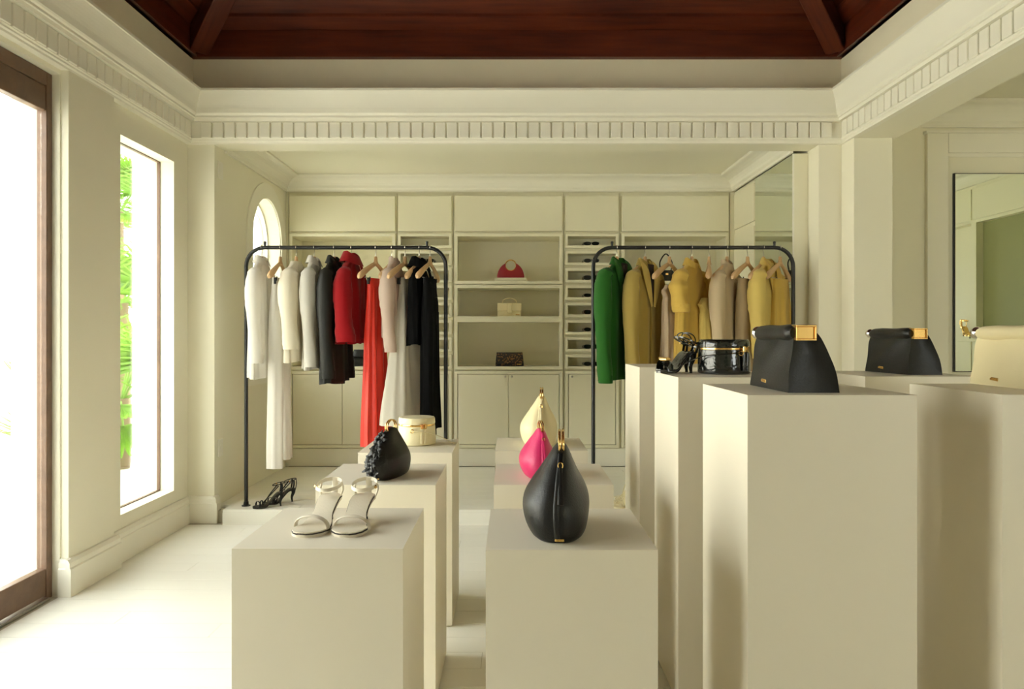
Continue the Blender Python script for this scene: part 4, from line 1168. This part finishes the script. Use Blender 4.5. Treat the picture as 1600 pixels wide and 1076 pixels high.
# ------------------------------------------------------------------ shoes (local: toe towards -y, heel at +y)
def sandal(name, label, x, y, z, rz, m, sole_m, H=0.085, L=0.215, grp=None, style='ankle', metal='gold', side=1, plat=0.010, ws=1.0, rise=0.062, tilt=0.0):
    t = thing(name, label, 'shoe', (x, y, z), rz, grp)
    def cl(u):
        # footbed centre line
        yy = -L * 0.5 + L * u
        v = min(1, max(0, (u - 0.34) / 0.50)); v = v * v * (3 - 2 * v)
        return yy, plat + (H - plat) * v
    wt = [(0.0, 0.012), (0.05, 0.028), (0.14, 0.039), (0.26, 0.044), (0.40, 0.036), (0.58, 0.026), (0.78, 0.028), (0.92, 0.026), (1.0, 0.010)]
    wt = [(a, b * ws) for a, b in wt]
    def ringset(top, bot, grow=0.0):
        rs = []
        for i in range(29):
            u = i / 28
            yy, zz = cl(u); w = interp(wt, u)[0] + grow
            b = zz - bot if u > 0.33 else max(0.0, zz - bot)
            cx = side * 0.006 * math.sin(math.pi * u)
            rs.append([(cx - w, yy, b), (cx + w, yy, b), (cx + w, yy, zz + top), (cx + w * 0.6, yy, zz + top + 0.001), (cx - w * 0.6, yy, zz + top + 0.001), (cx - w, yy, zz + top)])
        return rs
    MB().loft(ringset(-0.0035, 0.0105)).build('sole', m, t, smooth=True, angle=35)
    MB().loft(ringset(-0.0002, 0.0036, 0.0008)).build('welt', sole_m, t, smooth=True, angle=35)
    MB().loft(ringset(0.003, 0.0005, -0.001)).build('footbed', m, t, smooth=True, angle=35)
    # heel
    yh, zh = cl(0.90)
    hp = [(0, yh + 0.004, zh - 0.004), (0, yh + 0.006, zh * 0.72), (0, yh - 0.004, zh * 0.38), (0, yh - 0.002, 0.008)]
    MB().sweep(crom(hp, 14), lambda q: 0.022 - 0.0165 * q ** 0.6, lambda q: 0.020 - 0.0145 * q ** 0.6, up=(0, 1, 0), n=14).build('heel', m, t, smooth=True)
    MB().lathe([(0.0055, 0), (0.006, 0.002), (0.0055, 0.009)], (0, yh - 0.002, 0), n=12).build('heel_tip', 'darksole', t, smooth=True)
    def arch(u, hgt, w, thick, nm, tilt=0.0, mm=None, dx=0.0):
        yy, zz = cl(u); hw = interp(wt, u)[0] + 0.002
        pts = [(-hw, yy - tilt, zz - 0.004)]
        for k in range(11):
            a = math.pi * (1 - k / 10)
            pts.append((hw * math.cos(a), yy + tilt * math.cos(a), zz + 0.004 + hgt * math.sin(a)))
        pts.append((hw, yy + tilt, zz - 0.004))
        return MB().sweep(pts, thick, w, up=(0, 1, 0), n=8)
    yq, zq = cl(0.86)
    if style == 'ankle':
        arch(0.30, 0.026, 0.011, 0.0024, 'toe', -0.006).build('toe_strap', m, t, smooth=True)
    elif style == 'strappy':
        arch(0.18, 0.030, 0.005, 0.0020, 'toe', 0.012).build('toe_strap', m, t, smooth=True)
        arch(0.27, 0.034, 0.005, 0.0020, 'toe', -0.014).build('toe_strap', m, t, smooth=True)
        for sg in (-1, 1):
            a_, b_ = cl(0.30); c_, d_ = cl(0.62)
            MB().sweep(crom([(sg * 0.040, a_, b_), (sg * 0.012, a_ + 0.02, b_ + 0.034), (-sg * 0.016, c_ - 0.01, d_ + 0.030), (-sg * 0.030, yq - 0.01, zq + 0.052)], 14), 0.0022, 0.004, up=(0, 1, 0)).build('cross_strap', m, t, smooth=True)
    else:      # platform block with stud
        arch(0.20, 0.032, 0.015, 0.0030, 'toe').build('toe_strap', m, t, smooth=True)
        yy, zz = cl(0.2)
        MB().box(-0.022, 0.022, yy - 0.012, yy + 0.012, zz + 0.036, zz + 0.046).build('stud', metal, t, bevel=0.003)
        MB().sweep([(0.004 * math.sin(2 * a), yq - 0.004 + 0.030 * math.cos(a) - 0.012 * math.sin(a), zq + 0.050 + 0.026 * math.sin(a)) for a in [2 * math.pi * k / 24 for k in range(24)]], 0.0024, loop=True, n=6).build('strap_loop', m, t, smooth=True)
    # ankle ring and back straps
    zr = zq + rise
    eh = 0.005 if style == 'ankle' else 0.0028
    ring = [(0.033 * math.cos(a), yq - 0.006 + 0.040 * math.sin(a), zr + 0.008 * math.sin(a) - tilt * 0.040 * math.sin(a)) for a in [2 * math.pi * k / 28 for k in range(28)]]
    MB().loft([[(p[0] * (1 + e), (p[1] - yq) * (1 + e) + yq, p[2] + h_) for e, h_ in ((0, -eh), (0.07, -eh), (0.07, eh), (0, eh))] for p in ring], loop=True).build('ankle_strap', m, t, smooth=True, angle=50)
    for sg in (-1, 1):
        MB().sweep(crom([(sg * 0.027, yq + 0.004, zq - 0.004), (sg * 0.033, yq + 0.012, zq + rise * 0.5), (sg * 0.030, yq + 0.012, zr)], 10), 0.0022, 0.0055, up=(0, 1, 0)).build('side_strap', m, t, smooth=True)
    MB().sweep(crom([(0, yq + 0.030, zq - 0.002), (0, yq + 0.036, zq + rise * 0.5), (0, yq + 0.034, zr + 0.010 - tilt * 0.034)], 10), 0.009, 0.002, up=(0, 1, 0)).build('heel_strap', m, t, smooth=True)
    bx = -side * 0.034
    MB().sphere((bx, yq - 0.018, zr - 0.004), 0.0052, 12, 8).build('buckle', metal, t, smooth=True)
    return t
GS = 'white heeled sandals on the front left pedestal'
sandal('heeled_sandal', 'left white leather sandal with ankle strap on the front pedestal', -0.520, 1.945, LOW, R(-9), 'whiteleather', 'darksole', 0.066, 0.212, GS, side=1, ws=1.08, rise=0.034)
sandal('heeled_sandal', 'right white leather sandal with ankle strap on the front pedestal', -0.417, 1.945, LOW, R(-5), 'whiteleather', 'darksole', 0.066, 0.212, GS, side=-1, ws=1.08, rise=0.034)
GB = 'black strappy sandals on the alcove step'
sandal('strappy_sandal', 'near black strappy heeled sandal on the alcove step', -1.672, 4.965, STEPZ, R(-66), 'leather', 'darksole', 0.092, 0.205, GB, 'strappy', side=1)
sandal('strappy_sandal', 'black strappy heeled sandal behind its pair on the alcove step', -1.628, 5.085, STEPZ, R(-62), 'leather', 'darksole', 0.092, 0.205, GB, 'strappy', side=-1)
GC = 'cream strappy sandals on the alcove step'
sandal('strappy_sandal', 'near cream strappy sandal on the alcove step below the right rack', 0.775, 4.985, STEPZ, R(-58), 'palecroc', 'palecroc', 0.085, 0.205, GC, 'strappy', side=1)
sandal('strappy_sandal', 'cream strappy sandal behind its pair below the right rack', 0.790, 5.115, STEPZ, R(-55), 'palecroc', 'palecroc', 0.085, 0.205, GC, 'strappy', side=-1)
GP = 'black patent sandals on the tall pedestal'
sandal('patent_sandal', 'near black patent sandal with gold trim on the tall pedestal', 0.630, 2.770, HIGH, R(-66), 'patent', 'darksole', 0.080, 0.175, GP, 'stud', side=1, plat=0.014, ws=0.72, rise=0.040, tilt=0.7)
sandal('patent_sandal', 'black patent sandal with gold trim, behind its pair on the tall pedestal', 0.640, 2.862, HIGH, R(-72), 'patent', 'darksole', 0.080, 0.150, GP, 'stud', side=-1, plat=0.014, ws=0.72, rise=0.040, tilt=0.7)
sandal('gold_sandal', 'tan gold heeled sandal on the side-room shelf, seen in the wall mirror', 4.645, 2.96, 1.272, R(180), 'gold', 'darksole', 0.10, 0.19, None, 'ankle')

# ------------------------------------------------------------------ small bags on the shelves
ZN1, ZN2, ZN3 = 1.771, 1.453, 1.002
SY = YC + 0.115
mx = -0.012
st_ = thing('display_riser', 'low white riser under the red half-moon bag', 'riser', (mx, SY, ZN1))
MB().box(-0.145, 0.145, -0.075, 0.075, 0.004, 0.032).build('riser_block', 'cab', st_, bevel=0.002, seg=1)
MB().box(-0.13, 0.13, -0.06, 0.06, 0, 0.004).build('riser_foot', 'joint', st_)
rb = thing('half_moon_bag', 'deep red half-moon bag with round gold handle on the upper shelf', 'handbag', (mx, SY, ZN1 + 0.032))
R0 = 0.124; RH = 0.052; HC = 0.118
xn = RH * 0.90
cols = [-R0 * math.cos(math.pi / 2 * k / 14) for k in range(15) if R0 * math.cos(math.pi / 2 * k / 14) > xn * 1.02] + [-xn - 0.0005]
cols += [xn * (-1 + 2 * k / 16) for k in range(17)] + [-c for c in reversed(cols)]
rings = []
for x_ in cols:
    q = max(0.02, 1 - (x_ / R0) ** 2) ** 0.5
    zh = 0.006 + R0 * 1.12 * q if abs(x_) > xn else HC - math.sqrt(RH * RH - x_ * x_)
    ty = 0.018 + 0.018 * q
    rings.append([(x_, -ty, 0.0), (x_, ty, 0.0), (x_, ty * 0.8, zh), (x_, -ty * 0.8, zh)])
MB().loft(rings).build('body', 'redleather', rb, smooth=True, angle=35)
for yy in (-0.020, 0.020):
    MB().sweep([(RH * 0.94 * math.cos(a), yy, HC + RH * 0.94 * math.sin(a)) for a in [2 * math.pi * k / 32 for k in range(32)]], 0.004, 0.004, loop=True, up=(0, 1, 0), n=8).build('ring_handle', 'gold', rb, smooth=True)

cb = thing('satchel_bag', 'small cream satchel with top handle on the middle shelf', 'handbag', (mx - 0.012, SY, ZN2))
MB().box(-0.108, 0.108, -0.038, 0.038, 0.0, 0.118).build('body', 'creamleather', cb, bevel=0.006)
MB().box(-0.110, 0.110, -0.043, -0.037, 0.050, 0.121).build('flap', 'creamleather', cb, bevel=0.002)
MB().box(-0.022, 0.022, -0.049, -0.043, 0.030, 0.120).build('strap_tab', 'creamleather', cb, bevel=0.002)
MB().sweep(crom([(-0.065, 0, 0.112), (-0.055, 0, 0.15), (0, 0, 0.166), (0.055, 0, 0.15), (0.065, 0, 0.112)], 20), 0.005, up=(0, 1, 0)).build('handle', 'creamleather', cb, smooth=True)
nameplate(cb, (0.075, -0.0385, 0.018), (0, 0, 0), 0.035, 0.008)

lc = thing('clutch_bag', 'leopard print clutch with gold plate on the lower shelf', 'handbag', (mx - 0.010, SY, ZN3))
rings = []
for z_, hw, ht in ((0, 0.128, 0.030), (0.02, 0.128, 0.034), (0.07, 0.124, 0.030), (0.115, 0.118, 0.018), (0.124, 0.115, 0.010)):
    rings.append([(-hw, -ht, z_), (hw, -ht, z_), (hw, ht, z_), (-hw, ht, z_)])
MB().loft(rings).build('body', 'leopard', lc, bevel=0.003)
MB().loft([[(-0.124, -0.0375, 0.06), (0.124, -0.0375, 0.06), (0.124, -0.034, 0.06), (-0.124, -0.034, 0.06)], [(-0.118, -0.022, 0.125), (0.118, -0.022, 0.125), (0.118, -0.014, 0.125), (-0.118, -0.014, 0.125)]]).build('flap', 'leopard', lc)
nameplate(lc, (0.088, -0.0365, 0.018), (0, 0, 0), 0.042, 0.007)

pb = thing('folded_pouch', 'black folded leather pouch on the lower shelf behind the red skirt', 'handbag', (-1.36, SY, ZN3))
rings = []
for z_, hw, ht in ((0, 0.105, 0.042), (0.02, 0.110, 0.048), (0.07, 0.104, 0.040), (0.12, 0.095, 0.026), (0.150, 0.086, 0.012)):
    rings.append([(hw * math.copysign(abs(math.cos(a)) ** 0.5, math.cos(a)), ht * math.copysign(abs(math.sin(a)) ** 0.7, math.sin(a)), z_) for a in [2 * math.pi * k / 28 for k in range(28)]])
MB().loft(rings).build('body', 'leather', pb, smooth=True, angle=60)
MB().sweep([(-0.100, -0.046, 0.085), (0, -0.052, 0.082), (0.100, -0.046, 0.085)], 0.006, 0.020, up=(0, 1, 0)).build('folded_edge', 'leather', pb, smooth=True)

def tallbag(label, x, z, w, h, hh):
    t = thing('top_handle_bag', label, 'handbag', (x, SY, z), 0, 'black top-handle bags behind the right rack')
    rings = []
    for z_, a, b in ((0, w, 0.040), (h * 0.1, w * 1.02, 0.044), (h * 0.9, w * 0.72, 0.030), (h, w * 0.66, 0.022)):
        rings.append([(-a, -b, z_), (a, -b, z_), (a, b, z_), (-a, b, z_)])
    MB().loft(rings).build('body', 'leather', t, bevel=0.006)
    MB().sweep(crom([(-w * 0.5, 0, h - 0.01), (-w * 0.62, 0, h + hh * 0.5), (0, 0, h + hh), (w * 0.62, 0, h + hh * 0.5), (w * 0.5, 0, h - 0.01)], 24), 0.006, up=(0, 1, 0)).build('handle', 'leather', t, smooth=True)
    MB().box(-w * 0.14, w * 0.14, -0.048, -0.036, h * 0.55, h * 0.72).build('clasp', 'gold', t, bevel=0.002)
    return t
tallbag('black bag with tall loop handle on the upper shelf behind the right rack', 1.408, ZN1, 0.088, 0.105, 0.15)
tallbag('black bag with loop handle on the middle shelf behind the right rack', 1.62, ZN2, 0.080, 0.10, 0.11)

# ------------------------------------------------------------------ sunglasses in the cubbies
def lens_outline(w, h, p): return [(w * math.copysign(abs(math.cos(a)) ** (2 / p), math.cos(a)), h * math.copysign(abs(math.sin(a)) ** (2 / p), math.sin(a))) for a in [2 * math.pi * k / 20 for k in range(20)]]
def sunglasses(label, x, z, m, hgt, grp, p=2.6):
    t = thing('sunglasses', label, 'sunglasses', (x, YC + 0.030, z), 0, grp)
    zc = hgt + 0.003
    o = lens_outline(0.033, hgt, p)
    for s in (-1, 1):
        fr = MB().loft([[(s * 0.036 + a * 1.0, -0.003, zc + b) for a, b in o], [(s * 0.036 + a * 1.0, 0.003, zc + b) for a, b in o]]).build('rim', m, t)
        MB().loft([[(s * 0.036 + a * 0.84, -0.0045, zc + b * 0.82) for a, b in o], [(s * 0.036 + a * 0.84, -0.0031, zc + b * 0.82) for a, b in o]]).build('lens', 'lens_black', fr)
        MB().sweep(crom([(s * 0.068, 0.002, zc + hgt * 0.55), (s * 0.069, 0.06, zc + hgt * 0.5), (s * 0.066, 0.11, zc + hgt * 0.3), (s * 0.063, 0.128, zc - 0.014)], 10), 0.0016, 0.004, up=(1, 0, 0)).build('temple', m, t, smooth=True)
    MB().sweep([(-0.008, 0, zc + 0.006), (0, -0.001, zc + 0.009), (0.008, 0, zc + 0.006)], 0.0025, n=6).build('bridge', m, t, smooth=True)
    return t
ordn = ['top', 'second', 'third', 'fourth', 'fifth', 'sixth', 'seventh', 'bottom']
for k in range(8):
    m_ = 'lens_brown' if k in (3, 4, 5) else 'lens_black'
    cname = 'burgundy' if k in (3, 4, 5) else 'black'
    sunglasses('%s sunglasses in the %s cubby behind the green blazer' % (cname, ordn[k]), 0.717, tiny[k][0], m_, (0.017, 0.018, 0.020, 0.016, 0.020, 0.018, 0.019, 0.018)[k], 'sunglasses in the cubbies beside the green blazer', (2.4, 2.2, 3.4, 2.6, 3.2, 2.2, 2.6, 2.4)[k])
for k in (1, 2, 3, 6, 7):
    sunglasses('black sunglasses in the %s cubby behind the black trousers' % ordn[k], -0.775, tiny[k][0], 'lens_black', 0.019, 'sunglasses in the cubbies behind the left rack')
